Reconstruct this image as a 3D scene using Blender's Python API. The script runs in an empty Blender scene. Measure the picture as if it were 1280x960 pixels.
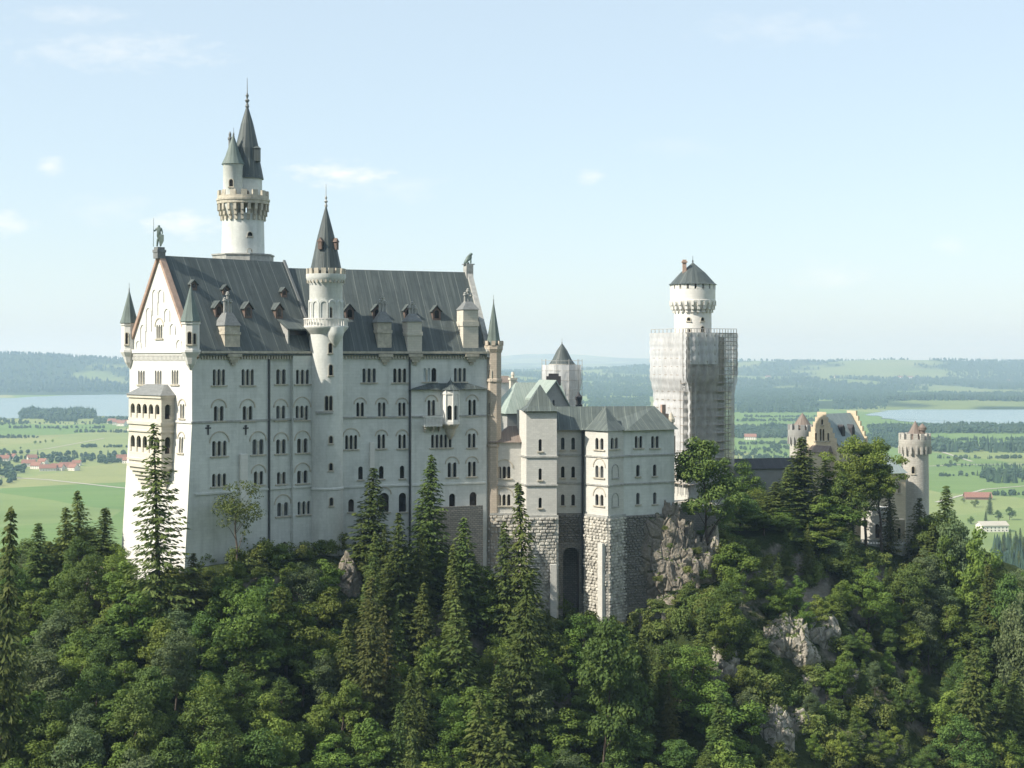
import bpy, bmesh, math, random
import numpy as np
from mathutils import Vector, Matrix, noise
from mathutils.geometry import tessellate_polygon

# ------------------------------------------------------------------ camera, sky, sun, exposure
scene = bpy.context.scene
COL = scene.collection
F, U0, V0 = 1800.0, 640.0, 445.0          # focal length and eye level, in pixels of the 1280 px frame
cam_data = bpy.data.cameras.new("camera")
cam = bpy.data.objects.new("camera", cam_data)
COL.objects.link(cam)
cam.location = (0, 0, 0)
cam.rotation_euler = (math.radians(90), 0, 0)
cam_data.sensor_width = 36.0
cam_data.lens = 36.0 * F / 1280.0
cam_data.shift_y = -(480.0 - V0) / 1280.0
cam_data.clip_start = 1.0
cam_data.clip_end = 120000.0
scene.camera = cam

SUN_AZ = math.radians(26.5)               # sun from the left, slightly towards the viewer
SUN_EL = math.radians(41.0)
SDIR = Vector((-math.cos(SUN_AZ) * math.cos(SUN_EL), -math.sin(SUN_AZ) * math.cos(SUN_EL), math.sin(SUN_EL)))
sun_data = bpy.data.lights.new("sun", 'SUN')
sun_data.energy = 4.6
sun_data.angle = math.radians(0.5)
sun_data.color = (1.0, 0.93, 0.80)
sun = bpy.data.objects.new("sun", sun_data)
COL.objects.link(sun)
sun.location = SDIR * 200
sun.rotation_euler = SDIR.to_track_quat('Z', 'Y').to_euler()

world = bpy.data.worlds.new("World")
scene.world = world
world.use_nodes = True
nt = world.node_tree
nt.nodes.clear()
w_out = nt.nodes.new("ShaderNodeOutputWorld")
w_bg = nt.nodes.new("ShaderNodeBackground")
w_sky = nt.nodes.new("ShaderNodeTexSky")
w_sky.sky_type = 'NISHITA'
w_sky.sun_disc = False
w_sky.sun_elevation = SUN_EL
w_sky.sun_rotation = math.atan2(SDIR.x, SDIR.y)
w_sky.altitude = 900
w_sky.air_density = 1.0
w_sky.dust_density = 2.2
w_sky.ozone_density = 1.6
w_bg.inputs["Strength"].default_value = 0.118
nt.links.new(w_bg.outputs[0], w_out.inputs[0])
scene.view_settings.view_transform = 'Standard'
scene.view_settings.look = 'None'
scene.view_settings.exposure = 0.55
scene.view_settings.gamma = 1.0
scene.view_settings.use_curve_mapping = False
scene.cycles.use_denoising = True
scene.cycles.max_bounces = 6
scene.cycles.transparent_max_bounces = 12
scene.cycles.volume_bounces = 1

# a few small clouds, fixed in direction on the sky itself
def sky_clouds():
    N, L = nt.nodes, nt.links
    tc = N.new("ShaderNodeTexCoord")
    sep = N.new("ShaderNodeSeparateXYZ")
    L.new(tc.outputs["Generated"], sep.inputs[0])
    def m(op, a, b=None, c=None, clamp=False):
        n = N.new("ShaderNodeMath"); n.operation = op; n.use_clamp = clamp
        for i, x in enumerate((a, b, c)):
            if x is None: continue
            if isinstance(x, (int, float)): n.inputs[i].default_value = x
            else: L.new(x, n.inputs[i])
        return n.outputs[0]
    yy = m('MAXIMUM', sep.outputs[1], 0.02)
    a = m('DIVIDE', sep.outputs[0], yy)      # tangent of azimuth
    e = m('DIVIDE', sep.outputs[2], yy)      # tangent of elevation
    comb = N.new("ShaderNodeCombineXYZ")
    L.new(m('MULTIPLY', a, 1.0), comb.inputs[0]); L.new(m('MULTIPLY', e, 2.4), comb.inputs[1])
    nz = N.new("ShaderNodeTexNoise"); nz.inputs["Scale"].default_value = 52; nz.inputs["Detail"].default_value = 6
    nz.inputs["Roughness"].default_value = 0.6
    L.new(comb.outputs[0], nz.inputs["Vector"])
    nf = m('MULTIPLY', m('SUBTRACT', nz.outputs["Fac"], 0.5), 2.7)
    total = None
    # azimuth, elevation (pixels from the eye level point), half width, half height, opacity
    for (cu, cv, hw, hh, op) in ((425, 217, 70, 17, 0.95), (222, 280, 50, 20, 0.85), (741, 221, 20, 11, 0.62), (62, 207, 19, 14, 0.62),
                                 (8, 281, 40, 18, 0.7), (135, 262, 60, 22, 0.25), (500, 235, 70, 18, 0.25), (1040, 345, 60, 22, 0.3),
                                 (1190, 308, 26, 14, 0.35), (150, 64, 150, 26, 0.42), (90, 18, 80, 14, 0.35), (980, 35, 130, 22, 0.22), (850, 185, 60, 16, 0.12)):
        dx = m('DIVIDE', m('SUBTRACT', a, (cu - U0) / F), hw / F)
        dy = m('DIVIDE', m('SUBTRACT', e, (V0 - cv) / F), hh / F)
        d2 = m('ADD', m('MULTIPLY', dx, dx), m('MULTIPLY', dy, dy))
        g = m('SUBTRACT', 1.0, m('SQRT', d2))
        k = m('MULTIPLY', m('MULTIPLY', m('ADD', g, nf), 0.85, clamp=True), op)
        inside = m('MULTIPLY', m('SUBTRACT', 1.6, d2), 2.0, clamp=True)
        k = m('MULTIPLY', k, inside)
        total = k if total is None else m('MAXIMUM', total, k)
    front = m('GREATER_THAN', sep.outputs[1], 0.05)
    fac = m('MULTIPLY', m('MULTIPLY', total, front), 0.85)
    # thin veil of humidity that pales the sky
    mix = N.new("ShaderNodeMix"); mix.data_type = 'RGBA'
    L.new(fac, mix.inputs["Factor"])
    veil = N.new("ShaderNodeMix"); veil.data_type = 'RGBA'
    veil.inputs["Factor"].default_value = 0.52
    veil.inputs["B"].default_value = (5.25, 6.15, 6.5, 1)
    L.new(w_sky.outputs[0], veil.inputs["A"])
    L.new(veil.outputs["Result"], mix.inputs["A"])
    mix.inputs["B"].default_value = (6.6, 6.6, 6.4, 1)
    L.new(mix.outputs["Result"], w_bg.inputs["Color"])
sky_clouds()

# ------------------------------------------------------------------ helpers
def P(u, v, Y):
    return Vector(((u - U0) / F * Y, Y, (V0 - v) / F * Y))
def zpx(v, Y): return (V0 - v) / F * Y
def rad(d): return math.radians(d)

def tag(o, label=None, cat=None, group=None, kind=None):
    if label: o["label"] = label
    if cat: o["category"] = cat
    if group: o["group"] = group
    if kind: o["kind"] = kind
    return o
def thing(name, loc, label, cat, group=None):
    o = bpy.data.objects.new(name, None); COL.objects.link(o)
    o.location = loc; o.empty_display_size = 1.0
    return tag(o, label, cat, group)
def origin_of(o):
    v = Vector((0, 0, 0))
    while o is not None:
        v = v + o.location; o = o.parent
    return v

class MB:
    """collects faces (world coordinates) and links them as one mesh object"""
    def __init__(s): s.v = []; s.f = []
    def add(s, vs, fs):
        o = len(s.v)
        s.v += [tuple(x) for x in vs]
        s.f += [[i + o for i in f] for f in fs]
    def hexa(s, b, t):                       # bottom ring and top ring of equal length
        n = len(b)
        s.add(list(b) + list(t), [list(range(n))[::-1], list(range(n, 2 * n))] + [[i, (i + 1) % n, n + (i + 1) % n, n + i] for i in range(n)])
    def box(s, c, d, rz=0):                  # centre, size
        cx, cy, cz = c; dx, dy, dz = (q / 2 for q in d)
        ca, sa = math.cos(rz), math.sin(rz)
        ring = [(cx + x * ca - y * sa, cy + x * sa + y * ca) for x, y in ((-dx, -dy), (dx, -dy), (dx, dy), (-dx, dy))]
        s.hexa([(x, y, cz - dz) for x, y in ring], [(x, y, cz + dz) for x, y in ring])
    def fbox(s, fr, s0, s1, n0, n1, z0, z1): # box in a facade frame
        q = [(s0, n1), (s1, n1), (s1, n0), (s0, n0)]
        s.hexa([fr.pt(a, n, z0) for a, n in q], [fr.pt(a, n, z1) for a, n in q])
    def lathe(s, cx, cy, prof, seg=32, a0=0.0, a1=2 * math.pi, cap=True):
        full = abs(a1 - a0 - 2 * math.pi) < 1e-6
        na = seg if full else seg + 1
        vs = []; fs = []
        for r, z in prof:
            for i in range(na):
                a = a0 + (a1 - a0) * i / seg
                vs.append((cx + r * math.cos(a), cy + r * math.sin(a), z))
        for k in range(len(prof) - 1):
            for i in range(seg):
                j = (i + 1) % na
                fs.append([k * na + i, k * na + j, (k + 1) * na + j, (k + 1) * na + i])
        if cap and full:
            if prof[0][0] > 1e-4: fs.append(list(range(na))[::-1])
            if prof[-1][0] > 1e-4: fs.append([(len(prof) - 1) * na + i for i in range(na)])
        s.add(vs, fs)
    def tube(s, a, b, r0, r1=None, seg=6):
        a, b = Vector(a), Vector(b); r1 = r0 if r1 is None else r1
        d = (b - a).normalized()
        x = d.orthogonal().normalized(); y = d.cross(x)
        ring = lambda c, r: [c + (x * math.cos(t) + y * math.sin(t)) * r for t in (2 * math.pi * i / seg for i in range(seg))]
        s.hexa(ring(a, r0), ring(b, r1))
    def fprism(s, fr, poly, n0, n1):         # polygon in (s,z) extruded along the normal
        b = [fr.pt(p[0], n0, p[1]) for p in poly]; t = [fr.pt(p[0], n1, p[1]) for p in poly]
        s.hexa(b, t)
    def ringboxes(s, cx, cy, r, z0, z1, count, width, thick, a_off=0.0):
        for i in range(count):
            a = a_off + 2 * math.pi * i / count
            s.box((cx + r * math.cos(a), cy + r * math.sin(a), (z0 + z1) / 2), (thick, width, z1 - z0), a)
    def build(s, name, mat, parent=None, smooth=False, loc=None, weld=False):
        org = origin_of(parent) if parent is not None else (Vector(loc) if loc is not None else Vector((0, 0, 0)))
        me = bpy.data.meshes.new(name)
        me.from_pydata([(x - org.x, y - org.y, z - org.z) for x, y, z in s.v], [], s.f)
        bm = bmesh.new(); bm.from_mesh(me)
        if weld: bmesh.ops.remove_doubles(bm, verts=bm.verts, dist=0.002)
        bmesh.ops.recalc_face_normals(bm, faces=bm.faces)
        uvl = bm.loops.layers.uv.new("UVMap")
        for f in bm.faces:
            n = f.normal
            t = Vector((-n.y, n.x, 0))
            if t.length < 0.05: t = Vector((1, 0, 0)); b = Vector((0, 1, 0))
            else: t.normalize(); b = n.cross(t)
            for l in f.loops:
                p = l.vert.co + org
                l[uvl].uv = (p.dot(t), p.dot(b))
            f.smooth = smooth
        bm.to_mesh(me); bm.free()
        if mat is not None: me.materials.append(mat)
        o = bpy.data.objects.new(name, me); COL.objects.link(o)
        if parent is not None: o.parent = parent
        elif loc is not None: o.location = org
        if smooth:
            try: me.set_sharp_from_angle(angle=rad(38))
            except Exception: pass
        return o

class Frame:
    """a facade plane: s runs along it, n points out of it, z is up; batter widens it below z0"""
    def __init__(s, origin, deg, batter=None):
        s.o = Vector((origin[0], origin[1])); s.a = rad(deg)
        s.d = Vector((math.cos(s.a), math.sin(s.a))); s.nv = Vector((math.sin(s.a), -math.cos(s.a)))
        s.bt = batter
    def pt(s, a, n, z):
        if s.bt and z < s.bt[0]: n = n + (s.bt[0] - z) * s.bt[1]
        q = s.o + s.d * a + s.nv * n
        return Vector((q.x, q.y, z))
    def s_at(s, u, n=0.0):
        k = (u - U0) / F
        b = s.o + s.nv * n
        return (k * b.y - b.x) / (s.d.x - k * s.d.y)
    def depth(s, a, n=0.0): return (s.o + s.d * a + s.nv * n).y
    def z_at(s, v, a, n=0.0): return zpx(v, s.depth(a, n))

# ------------------------------------------------------------------ materials
class NT:
    def __init__(s, name):
        s.m = bpy.data.materials.new(name); s.m.use_nodes = True
        s.t = s.m.node_tree; s.N = s.t.nodes; s.L = s.t.links
        s.bsdf = s.N["Principled BSDF"]; s.out = s.N["Material Output"]
    def n(s, kind, **kw):
        x = s.N.new(kind)
        for k, v in kw.items(): setattr(x, k, v)
        return x
    def lk(s, a, b): s.L.new(a, b)
    def math(s, op, a, b=None, clamp=False):
        x = s.n("ShaderNodeMath", operation=op, use_clamp=clamp)
        for i, q in enumerate((a, b)):
            if q is None: continue
            if isinstance(q, (int, float)): x.inputs[i].default_value = q
            else: s.lk(q, x.inputs[i])
        return x.outputs[0]
    def pos(s, scale=(1, 1, 1)):
        g = s.n("ShaderNodeNewGeometry"); mp = s.n("ShaderNodeMapping")
        mp.inputs["Scale"].default_value = scale
        s.lk(g.outputs["Position"], mp.inputs["Vector"]); return mp.outputs[0]
    def uv(s):
        return s.n("ShaderNodeUVMap", uv_map="UVMap").outputs[0]
    def noise(s, vec, scale, detail=4, rough=0.55):
        x = s.n("ShaderNodeTexNoise"); x.inputs["Scale"].default_value = scale
        x.inputs["Detail"].default_value = detail; x.inputs["Roughness"].default_value = rough
        if vec is not None: s.lk(vec, x.inputs["Vector"])
        return x.outputs["Fac"]
    def ramp(s, fac, stops):
        x = s.n("ShaderNodeValToRGB"); s.lk(fac, x.inputs[0])
        e = x.color_ramp.elements
        while len(e) < len(stops): e.new(0.5)
        for q, (p, c) in zip(e, stops):
            q.position = p; q.color = (c[0], c[1], c[2], 1) if not isinstance(c, (int, float)) else (c, c, c, 1)
        return x.outputs[0]
    def mix(s, fac, a, b, blend='MIX'):
        x = s.n("ShaderNodeMix", data_type='RGBA', blend_type=blend)
        for k, q in (("Factor", fac), ("A", a), ("B", b)):
            if isinstance(q, (int, float)): x.inputs[k].default_value = q
            elif isinstance(q, tuple): x.inputs[k].default_value = (q[0], q[1], q[2], 1)
            else: s.lk(q, x.inputs[k])
        return x.outputs["Result"]
    def bump(s, h, strength=0.3, dist=0.1):
        b = s.n("ShaderNodeBump"); b.inputs["Strength"].default_value = strength; b.inputs["Distance"].default_value = dist
        s.lk(h, b.inputs["Height"]); s.lk(b.outputs[0], s.bsdf.inputs["Normal"])
    def fin(s, col, rough=0.85, spec=0.25, metal=0.0):
        if isinstance(col, tuple): s.bsdf.inputs["Base Color"].default_value = (*col, 1)
        else: s.lk(col, s.bsdf.inputs["Base Color"])
        if isinstance(rough, (int, float)): s.bsdf.inputs["Roughness"].default_value = rough
        else: s.lk(rough, s.bsdf.inputs["Roughness"])
        s.bsdf.inputs["Specular IOR Level"].default_value = spec
        s.bsdf.inputs["Metallic"].default_value = metal
        return s.m

def plaster(name, base, stain, amount=0.5):
    t = NT(name)
    big = t.noise(t.pos((0.10, 0.10, 0.06)), 1.0, 5, 0.6)
    streak = t.noise(t.pos((0.9, 0.9, 0.05)), 1.0, 4, 0.6)
    fine = t.noise(t.pos(), 2.6, 5, 0.7)
    f1 = t.ramp(big, [(0.35, 0.0), (0.72, 1.0)])
    f2 = t.ramp(streak, [(0.50, 0.0), (0.78, 1.0)])
    mid = t.noise(t.pos((0.35, 0.35, 0.22)), 1.0, 6, 0.7)
    f3 = t.ramp(mid, [(0.45, 0.0), (0.70, 1.0)])
    k = t.math('MULTIPLY', t.math('MULTIPLY', t.math('ADD', t.math('ADD', f1, f2), f3), 0.36), amount)
    c = t.mix(k, base, stain)
    b = t.n("ShaderNodeTexBrick"); t.lk(t.uv(), b.inputs["Vector"])
    b.inputs["Scale"].default_value = 1.0; b.inputs["Brick Width"].default_value = 1.5; b.inputs["Row Height"].default_value = 0.62; b.inputs["Mortar Size"].default_value = 0.03
    b.inputs["Color1"].default_value = (1, 1, 1, 1); b.inputs["Color2"].default_value = (0.86, 0.87, 0.86, 1); b.inputs["Mortar"].default_value = (0.80, 0.80, 0.79, 1)
    c = t.mix(0.6, c, b.outputs["Color"], 'MULTIPLY')
    c = t.mix(t.math('MULTIPLY', t.ramp(fine, [(0.3, 0.0), (0.75, 1.0)]), 0.22), c, tuple(x * 0.72 for x in base))
    t.bump(fine, 0.25, 0.05)
    return t.fin(c, 0.9, 0.15)
def ashlar(name, c1, c2, mortar, bw, bh, ms=0.02, bump=0.5):
    t = NT(name)
    b = t.n("ShaderNodeTexBrick"); t.lk(t.uv(), b.inputs["Vector"])
    b.inputs["Scale"].default_value = 1.0; b.inputs["Brick Width"].default_value = bw; b.inputs["Row Height"].default_value = bh
    b.inputs["Mortar Size"].default_value = ms; b.inputs["Mortar Smooth"].default_value = 0.2
    b.inputs["Color1"].default_value = (*c1, 1); b.inputs["Color2"].default_value = (*c2, 1); b.inputs["Mortar"].default_value = (*mortar, 1)
    big = t.noise(t.pos((0.12, 0.12, 0.05)), 1.0, 5, 0.65)
    fine = t.noise(t.pos(), 3.0, 5, 0.7)
    c = t.mix(t.math('MULTIPLY', t.ramp(big, [(0.4, 0.0), (0.75, 1.0)]), 0.40), b.outputs["Color"], tuple(x * 0.55 for x in c1))
    c = t.mix(t.math('MULTIPLY', t.ramp(fine, [(0.3, 0.0), (0.8, 1.0)]), 0.25), c, tuple(x * 0.6 for x in c2))
    h = t.math('ADD', t.math('MULTIPLY', b.outputs["Fac"], -1.0), t.math('MULTIPLY', fine, 0.7))
    t.bump(h, bump, 0.08)
    return t.fin(c, 0.92, 0.15)
def metal_roof(name, base, alt, seam=0.85, streak=(0.2, 0.22, 0.2), sk=0.25, rough=0.5):
    t = NT(name)
    sp = t.n("ShaderNodeSeparateXYZ"); t.lk(t.uv(), sp.inputs[0])
    x = t.math('DIVIDE', sp.outputs[0], seam)
    fr = t.math('FRACT', x)
    ridge = t.math('LESS_THAN', fr, 0.10)
    wn = t.n("ShaderNodeTexWhiteNoise", noise_dimensions='1D'); t.lk(t.math('FLOOR', x), wn.inputs["W"])
    n1 = t.noise(t.pos((0.22, 0.22, 0.12)), 1.0, 5, 0.6)
    uvn = t.n("ShaderNodeMapping"); uvn.inputs["Scale"].default_value = (1.3, 0.09, 1); t.lk(t.uv(), uvn.inputs["Vector"])
    st = t.noise(uvn.outputs[0], 1.0, 4, 0.6)
    c = t.mix(t.math('MULTIPLY', t.math('ADD', t.math('MULTIPLY', wn.outputs["Value"], 0.6), n1), 0.62, clamp=True), base, alt)
    c = t.mix(t.math('MULTIPLY', t.ramp(st, [(0.50, 0.0), (0.8, 1.0)]), sk), c, streak)
    c = t.mix(t.math('MULTIPLY', ridge, 0.45), c, tuple(q * 0.55 for q in base))
    wide = t.math('FRACT', t.math('DIVIDE', t.math('ADD', sp.outputs[0], t.math('MULTIPLY', n1, 0.25)), seam * 3.0))
    c = t.mix(t.math('MULTIPLY', t.math('LESS_THAN', wide, 0.06), 0.55), c, streak)
    pt_ = t.noise(t.pos((0.5, 0.5, 0.35)), 1.0, 5, 0.7)
    c = t.mix(t.math('MULTIPLY', t.ramp(pt_, [(0.5, 0.0), (0.72, 1.0)]), 0.4), c, tuple(q * 0.6 for q in base))
    t.bump(t.math('ADD', t.math('MULTIPLY', ridge, 1.0), t.math('MULTIPLY', n1, 0.4)), 0.8, 0.08)
    return t.fin(c, rough, 0.35)
def simple(name, col, rough=0.7, var=0.25, scale=1.5, spec=0.25, metal=0.0):
    t = NT(name)
    n = t.noise(t.pos(), scale, 4, 0.65)
    c = t.mix(t.math('MULTIPLY', t.ramp(n, [(0.3, 0.0), (0.75, 1.0)]), 1.0), tuple(q * (1 + var * 0.5) for q in col), tuple(q * (1 - var) for q in col))
    t.bump(n, 0.2, 0.04)
    return t.fin(c, rough, spec, metal)

M = {}
M['plaster'] = plaster("white_limestone", (0.75, 0.765, 0.735), (0.42, 0.44, 0.415), 1.0)
M['gable'] = plaster("bright_limestone", (0.74, 0.73, 0.70), (0.56, 0.55, 0.52), 0.35)
M['cream'] = ashlar("cream_sandstone", (0.68, 0.64, 0.55), (0.62, 0.58, 0.50), (0.46, 0.43, 0.37), 1.1, 0.5, 0.015, 0.3)
M['bower'] = ashlar("pale_ashlar", (0.66, 0.65, 0.61), (0.59, 0.585, 0.55), (0.46, 0.45, 0.42), 0.9, 0.42, 0.012, 0.3)
M['trim'] = simple("stone_trim", (0.50, 0.46, 0.38), 0.9, 0.35, 1.2)
M['grey_trim'] = simple("grey_stone_trim", (0.40, 0.40, 0.38), 0.9, 0.35, 1.2)
M['tan'] = ashlar("tan_ashlar", (0.58, 0.50, 0.41), (0.50, 0.43, 0.35), (0.34, 0.30, 0.25), 0.9, 0.45, 0.02, 0.4)
M['coping'] = simple("reddish_coping", (0.42, 0.30, 0.24), 0.9, 0.3, 1.0)
M['slate'] = metal_roof("dark_sheet_roof", (0.046, 0.060, 0.062), (0.090, 0.108, 0.106), 0.95, (0.20, 0.225, 0.21), 0.45, 0.55)
M['copper'] = metal_roof("green_copper_roof", (0.25, 0.31, 0.275), (0.31, 0.36, 0.325), 0.8, (0.42, 0.47, 0.43), 0.4, 0.6)
M['grey_roof'] = metal_roof("grey_green_sheet_roof", (0.070, 0.088, 0.084), (0.105, 0.125, 0.116), 0.8, (0.23, 0.265, 0.235), 0.5, 0.55)
M['dark_copper'] = metal_roof("weathered_copper_roof", (0.11, 0.145, 0.135), (0.17, 0.21, 0.19), 0.6, (0.25, 0.31, 0.28), 0.35, 0.6)
M['brown_roof'] = metal_roof("brown_roof", (0.17, 0.135, 0.115), (0.22, 0.18, 0.155), 0.8, (0.28, 0.25, 0.22), 0.2, 0.7)
M['blue_roof'] = metal_roof("blue_grey_roof", (0.22, 0.27, 0.27), (0.28, 0.33, 0.33), 0.7, (0.36, 0.4, 0.4), 0.3, 0.5)
M['black_roof'] = metal_roof("dark_gallery_roof", (0.045, 0.048, 0.055), (0.07, 0.072, 0.078), 0.8, (0.1, 0.1, 0.1), 0.2, 0.7)
M['dormer'] = simple("brown_dormer_wood", (0.17, 0.125, 0.105), 0.85, 0.3, 2.0)
M['lead'] = simple("grey_lead", (0.20, 0.21, 0.21), 0.6, 0.3, 2.0)
M['bronze'] = simple("green_bronze", (0.15, 0.20, 0.18), 0.55, 0.45, 1.6, 0.4)
M['iron'] = simple("dark_iron", (0.05, 0.05, 0.055), 0.6, 0.2)
M['pipe'] = simple("dark_drainpipe", (0.07, 0.075, 0.08), 0.6, 0.2)
M['rustic'] = simple("rough_limestone_block", (0.54, 0.52, 0.47), 0.95, 0.6, 0.7)
M['rubble'] = ashlar("rubble_masonry", (0.34, 0.32, 0.28), (0.24, 0.23, 0.21), (0.14, 0.14, 0.13), 0.8, 0.4, 0.05, 1.0)
M['warm_stone'] = ashlar("warm_tower_stone", (0.58, 0.56, 0.51), (0.49, 0.47, 0.43), (0.36, 0.34, 0.31), 1.2, 0.6, 0.03, 0.5)
M['yellow'] = ashlar("yellow_sandstone", (0.67, 0.58, 0.43), (0.59, 0.50, 0.37), (0.44, 0.37, 0.28), 1.0, 0.5, 0.015, 0.25)
M['white_wall'] = plaster("white_render", (0.78, 0.76, 0.72), (0.6, 0.58, 0.52), 0.3)
M['grey_wall'] = plaster("grey_stone_wall", (0.36, 0.36, 0.35), (0.24, 0.24, 0.24), 0.5)
def glass_pane():
    t = NT("dark_window_glass")
    n = t.noise(t.pos(), 0.35, 2, 0.5)
    c = t.ramp(n, [(0.40, (0.010, 0.011, 0.013)), (0.62, (0.030, 0.026, 0.022))])
    return t.fin(c, 0.18, 0.35)
M['glass'] = glass_pane()
def curtain():
    t = NT("white_blind"); return t.fin((0.62, 0.68, 0.70), 0.6, 0.2)
M['blind'] = curtain()
def glass_variant(name, a, b, r_):
    t = NT(name); n = t.noise(t.pos(), 0.6, 2, 0.5)
    return t.fin(t.ramp(n, [(0.40, a), (0.62, b)]), r_, 0.4)
M['glass_brown'] = glass_variant("brown_shuttered_glass", (0.022, 0.016, 0.012), (0.055, 0.040, 0.030), 0.4)
M['glass_grey'] = glass_variant("grey_curtained_glass", (0.030, 0.033, 0.036), (0.085, 0.090, 0.092), 0.3)
rngW = random.Random(44)

# ------------------------------------------------------------------ walls with real window openings
def arch_hole(s0, s1, z0, z1, seg=7, arched=True):
    """outline of one light, counter-clockwise in (s,z)"""
    if not arched: return [(s0, z0), (s1, z0), (s1, z1), (s0, z1)]
    r = (s1 - s0) / 2; c = (s0 + s1) / 2
    zs = z1 - r
    if zs < z0 + 0.05: zs = z0 + 0.05
    out = [(s0, z0), (s1, z0)]
    for i in range(seg + 1):
        t = math.pi * i / seg
        out.append((c + r * math.cos(t), zs + (z1 - zs) * math.sin(t)))
    return out
def wall_panel(mb, fr, outer, holes, n=0.0, reveal=0.45):
    loops = [outer] + holes
    tris = tessellate_polygon([[Vector((a, b, 0)) for a, b in lp] for lp in loops])
    flat = [p for lp in loops for p in lp]
    mb.add([fr.pt(a, n, z) for a, z in flat], [list(t) for t in tris])
    for lp in holes:
        k = len(lp)
        mb.add([fr.pt(a, n, z) for a, z in lp] + [fr.pt(a, n - reveal, z) for a, z in lp], [[i, (i + 1) % k, k + (i + 1) % k, k + i] for i in range(k)])
def lights_of(fr, n, u0, u1, v0, v1, count, fill=0.64, arched=True):
    s0, s1 = fr.s_at(u0, n), fr.s_at(u1, n)
    sm = (s0 + s1) / 2
    z1, z0 = fr.z_at(v0, sm, n), fr.z_at(v1, sm, n)
    pitch = (s1 - s0) / count
    out = []
    for i in range(count):
        c = s0 + pitch * (i + 0.5); h = pitch * (fill if count > 1 else 0.9) / 2
        out.append(arch_hole(c - h, c + h, z0, z1, arched=arched))
    return (s0, s1, z0, z1), out
def make_window(fr, n, rect, lights, parent, hood=False, reveal=0.45, trim='trim', pane='glass', proud=0.0):
    s0, s1, z0, z1 = rect
    mb = MB()
    mb.fbox(fr, s0 - 0.25, s1 + 0.25, n - 0.05, n + 0.24, z0 - 0.26, z0 - 0.01)
    if len(lights) > 1:                       # slender colonnettes between the lights
        for i in range(len(lights) - 1):
            a = max(p[0] for p in lights[i]); b = min(p[0] for p in lights[i + 1])
            c = (a + b) / 2; q = min(0.12, (b - a) * 0.3)
            mb.fbox(fr, c - q, c + q, n - 0.02, n + 0.07, z0, z1 - 0.35)
    if hood:
        c = (s0 + s1) / 2; r = (s1 - s0) / 2 + 0.22; zc = z1 - 0.35
        for i in range(12):
            t0, t1 = math.pi * i / 12, math.pi * (i + 1) / 12
            q = [(c + k * math.cos(t), zc + k * math.sin(t)) for k, t in ((r, t0), (r + 0.22, t0), (r + 0.22, t1), (r, t1))]
            mb.fprism(fr, q, n - 0.02, n + 0.12)
    w = mb.build("window", M[trim], parent)
    if pane == 'glass': pane = rngW.choice(('glass', 'glass', 'glass', 'glass_brown', 'glass_grey'))
    pb = MB()
    for lp in lights:
        pb.add([fr.pt(a, n - reveal + 0.02 + proud, z) for a, z in lp], [list(range(len(lp)))])
    pb.build("pane", M[pane], w)
    return w
def facade(parent, fr, n, outer, specs, mat, reveal=0.45, trim='trim'):
    """one wall with openings; specs: u0,u1,v0,v1,lights[,hood[,pane]]"""
    holes = []
    wins = []
    for sp in specs:
        u0, u1, v0, v1, cnt = sp[:5]
        hood = sp[5] if len(sp) > 5 else False
        pane = sp[6] if len(sp) > 6 else 'glass'
        rect, li = lights_of(fr, n, u0, u1, v0, v1, cnt)
        holes += li
        wins.append((rect, li, hood, pane))
    mb = MB()
    wall_panel(mb, fr, outer, holes, n, reveal)
    wall = mb.build("wall", mat, parent)
    for rect, li, hood, pane in wins:
        make_window(fr, n, rect, li, parent, hood, reveal, trim, pane)
    return wall
def surface_window(cx, cy, r, u, v0, v1, w, parent, trim='trim', back=0.0):
    """a narrow arched light set into the drum of a round tower, facing outwards where the ray of column u meets the drum"""
    k = (u - U0) / F
    d = Vector((k, 1.0)); d.normalize()
    o = Vector((-cx, -cy)); b = o.dot(d); disc = b * b - (o.dot(o) - r * r)
    t = -b - math.sqrt(max(disc, 0))
    p = d * t
    nv = Vector((p.x - cx, p.y - cy)).normalized()
    ang = math.degrees(math.atan2(nv.x, -nv.y))
    fr = Frame((p.x, p.y), ang)
    z1, z0 = zpx(v0, p.y), zpx(v1, p.y)
    mb = MB()
    outer = arch_hole(-w / 2 - 0.16, w / 2 + 0.16, z0 - 0.1, z1 + 0.16)
    inner = arch_hole(-w / 2, w / 2, z0, z1)
    kk = len(outer)
    for i in range(kk):
        j = (i + 1) % kk
        q = [outer[i], outer[j], inner[j], inner[i]]
        mb.fprism(fr, q, -0.25, 0.10)
    mb.fbox(fr, -w / 2 - 0.3, w / 2 + 0.3, -0.25, 0.2, z0 - 0.28, z0 - 0.1)
    wo = mb.build("window", M[trim], parent)
    pb = MB(); pb.add([fr.pt(a, 0.03, z) for a, z in inner], [list(range(kk))])
    pb.build("pane", M['glass'], wo)
    return wo
def gable_roof(mb, fr, s0, s1, half, z_eave, z_ridge, ov=0.6, th=0.28, n_front=0.0):
    """two pitched slabs; front wall at n_front, ridge half behind it"""
    k = (z_ridge - z_eave) / half
    for sg in (1, -1):
        nr = n_front - half
        ne = nr + sg * (half + ov); ze = z_eave - ov * k
        prof = [(nr, z_ridge), (ne, ze), (ne, ze + th), (nr, z_ridge + th * 1.5)]
        a = [fr.pt(s0, n, z) for n, z in prof]; b = [fr.pt(s1, n, z) for n, z in prof]
        mb.hexa(a, b)
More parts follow.
